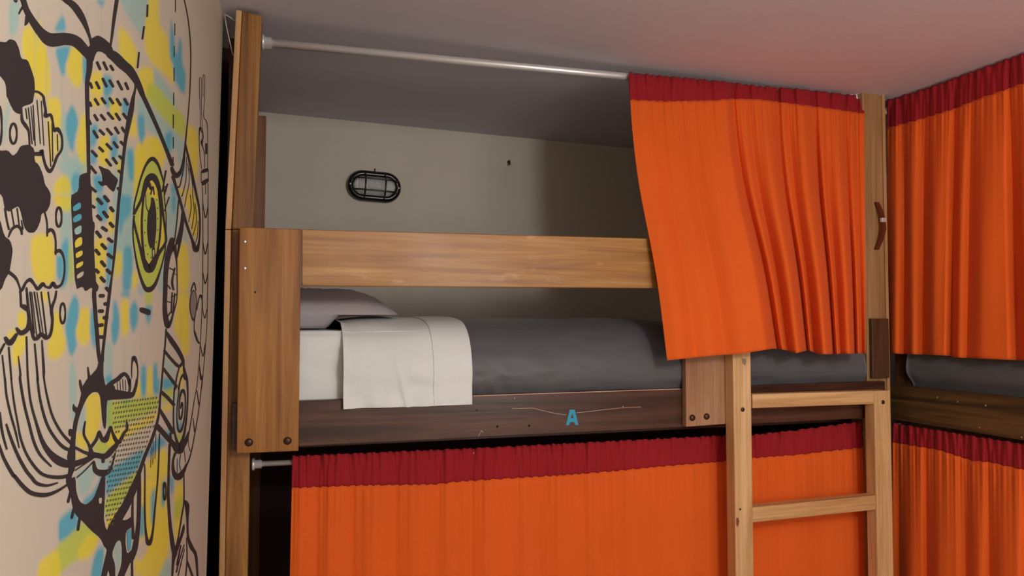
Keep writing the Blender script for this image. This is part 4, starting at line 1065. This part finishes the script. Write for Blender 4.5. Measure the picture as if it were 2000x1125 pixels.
C W H 912,30 932,-15 958,10 972,90 962,200 945,300 925,310 900,210 898,120
S H 950,310,12 945,420,8 955,480,20 985,570,22 1012,600,14
S H 972,210,12 1000,80,12 1020,40,22 1038,100,10 1040,190,8
S F 905,1125,10 920,1075,14 945,1020,14 965,1110,12
C Y E 865,545 905,500 950,490 952,580 905,605 870,620
C Y E 872,680 955,638 957,700 882,742
C Y E 880,805 965,765 958,820 882,862
C C E 888,930 972,878 962,940 892,980
C L E 855,400 945,345 943,445 872,470
C B E 840,145 905,95 935,95 937,160 852,200
C B E 842,270 905,225 945,230 943,290 852,330
'''
VV = [[], []]; FF = [[], []]; MI = [[], []]
mkey = {'K': 0, 'G': 1, 'Y': 2, 'B': 3, 'C': 4, 'W': 5, 'L': 6}
LAY = [.0]
def addpoly(pts, mi):
    LAY[0] += 1.5e-6
    tris = tessellate_polygon([[Vector((p[0], p[1], 0)) for p in pts]])
    q = wall_pt(np.array([p[0] for p in pts]), np.array([p[1] for p in pts]), .0009+LAY[0]); k = 0
    n0 = len(VV[k]); VV[k] += [tuple(v) for v in q]
    for t in tris: FF[k].append(tuple(n0+i for i in t)); MI[k].append(mi)
def addstroke(pts, mi=0, n=8, closed=False, smooth=True):
    """ribbon: centre line with a width at each point; round ends"""
    if smooth and len(pts) > 2: c = catmull([p for p in pts], n, closed)
    else:
        c = [np.array(p) for p in pts]
    c = [np.array(p) for p in c]; m_ = len(c); L = []; R_ = []
    for i in range(m_):
        a = c[(i-1) % m_] if closed else c[max(i-1, 0)]; b_ = c[(i+1) % m_] if closed else c[min(i+1, m_-1)]
        t = b_[:2]-a[:2]; t = t/(np.linalg.norm(t)+1e-9); nrm = np.array([-t[1], t[0]]); w2 = max(.5, c[i][2])/2
        L.append(c[i][:2]+nrm*w2); R_.append(c[i][:2]-nrm*w2)
    LAY[0] += 1.5e-6
    k = 0; n0 = len(VV[k])
    al = np.array(L+R_); q = wall_pt(al[:, 0], al[:, 1], .0009+LAY[0]); VV[k] += [tuple(v) for v in q]
    for i in range(m_ if closed else m_-1):
        j = (i+1) % m_; FF[k].append((n0+i, n0+j, n0+m_+j, n0+m_+i)); MI[k].append(mi)
    if not closed:
        for e, o_ in ((0, 1), (m_-1, m_-2)):
            w2 = max(.5, c[e][2])/2
            if w2 < .9: continue
            cc = c[e][:2]; t = cc-c[o_][:2]; t = t/(np.linalg.norm(t)+1e-9); nrm = np.array([-t[1], t[0]])
            arc = [cc+w2*(nrm*math.cos(a)+t*math.sin(a)*.8) for a in np.linspace(0, math.pi, 7)]
            ar = np.array(arc); q = wall_pt(ar[:, 0], ar[:, 1], .0009+LAY[0]); n1 = len(VV[k]); VV[k] += [tuple(v) for v in q]
            FF[k].append(tuple(range(n1, n1+7))); MI[k].append(mi)
for ln in LINES.strip().splitlines():
    k, rest = ln.split(' ', 1)
    if k == 'S': addstroke(parse(rest))
    elif k == 'F': addpoly(chaikin([p[:2] for p in parse(rest)], 1), 0)
    elif k == 'C':
        c_, rest = rest.split(' ', 1); addpoly(chaikin([p[:2] for p in parse(rest)], 2), mkey[c_])
    elif k == 'D':
        wd, rest = rest.split(' ', 1); ps = parse(rest); wd = float(wd)/5.9
        for a, b_ in zip(ps[0::2], ps[1::2]): addstroke([a[:2]+[wd], b_[:2]+[wd]], smooth=False)
    elif k == 'O':
        t = rest.split(); c_ = CROP[t[0]]; x, y = [float(v) for v in t[1].split(',')]; rx, ry, wd = float(t[2]), float(t[3]), float(t[4])
        pp = [[c_[0]+(x+rx*math.cos(a))/c_[2], c_[1]+(y+ry*math.sin(a))/c_[2], wd*(.75+.5*abs(math.sin(a)))/c_[2]] for a in np.linspace(0, 2*math.pi, 29)[:-1]]
        addstroke(pp, closed=True, n=2)
mats = [plain('mural_black_paint', KC, .8, spec=.25)] + [plain('mural_'+n_, c_, .8, spec=.25) for n_, c_ in (('green', Gc), ('yellow', Yc), ('blue', Bc), ('cream', Cc), ('grey', GY_), ('pale_blue', Lc))]
lw = mk('line_work', VV[0], FF[0], mats, MU, False, MI[0]); lw['label'] = 'bold black brush lines with eye, tie and cloud shapes'
# small dots on the chin
VV[0], FF[0], MI[0] = [], [], []
chin = np.array([p[:2] for p in parse('J 0,260 260,215 515,190 508,340 470,520 360,800 280,1030 L 220,90 60,400 0,540 K 1250,590 1200,520 1205,260 1210,0 I 1230,900 J 0,830 60,740 180,560 165,540 100,560 50,650 0,540')])
def inside(x, y):
    r = False; n = len(chin)
    for i in range(n):
        a, b_ = chin[i], chin[(i+1) % n]
        if (a[1] > y) != (b_[1] > y) and x < (b_[0]-a[0])*(y-a[1])/(b_[1]-a[1])+a[0]: r = not r
    return r
rnd = random.Random(3); y = 760.0; row = 0
while y < 1045:
    x = 203.0+(row % 2)*2.4
    while x < 312:
        yy = y-(x-220)*.13*(1.0+ (y-770)/500)
        if inside(x, yy):
            x_ = x+rnd.uniform(-.4, .4); addstroke([[x_+.5, yy-1.4, 2.0], [x_-.4, yy+1.5, 2.0]], smooth=False)
        x += 5.2 if x > 220 else 5.6
    y += 9.4; row += 1
for q in range(26):
    pass
md2 = plain('mural_dot_paint', srgb(92, 100, 62), .8, spec=.25)
dt = mk('dot_pattern', VV[0], FF[0], md2, MU); dt['label'] = 'rows of small dark dots on the chin of the painted face'
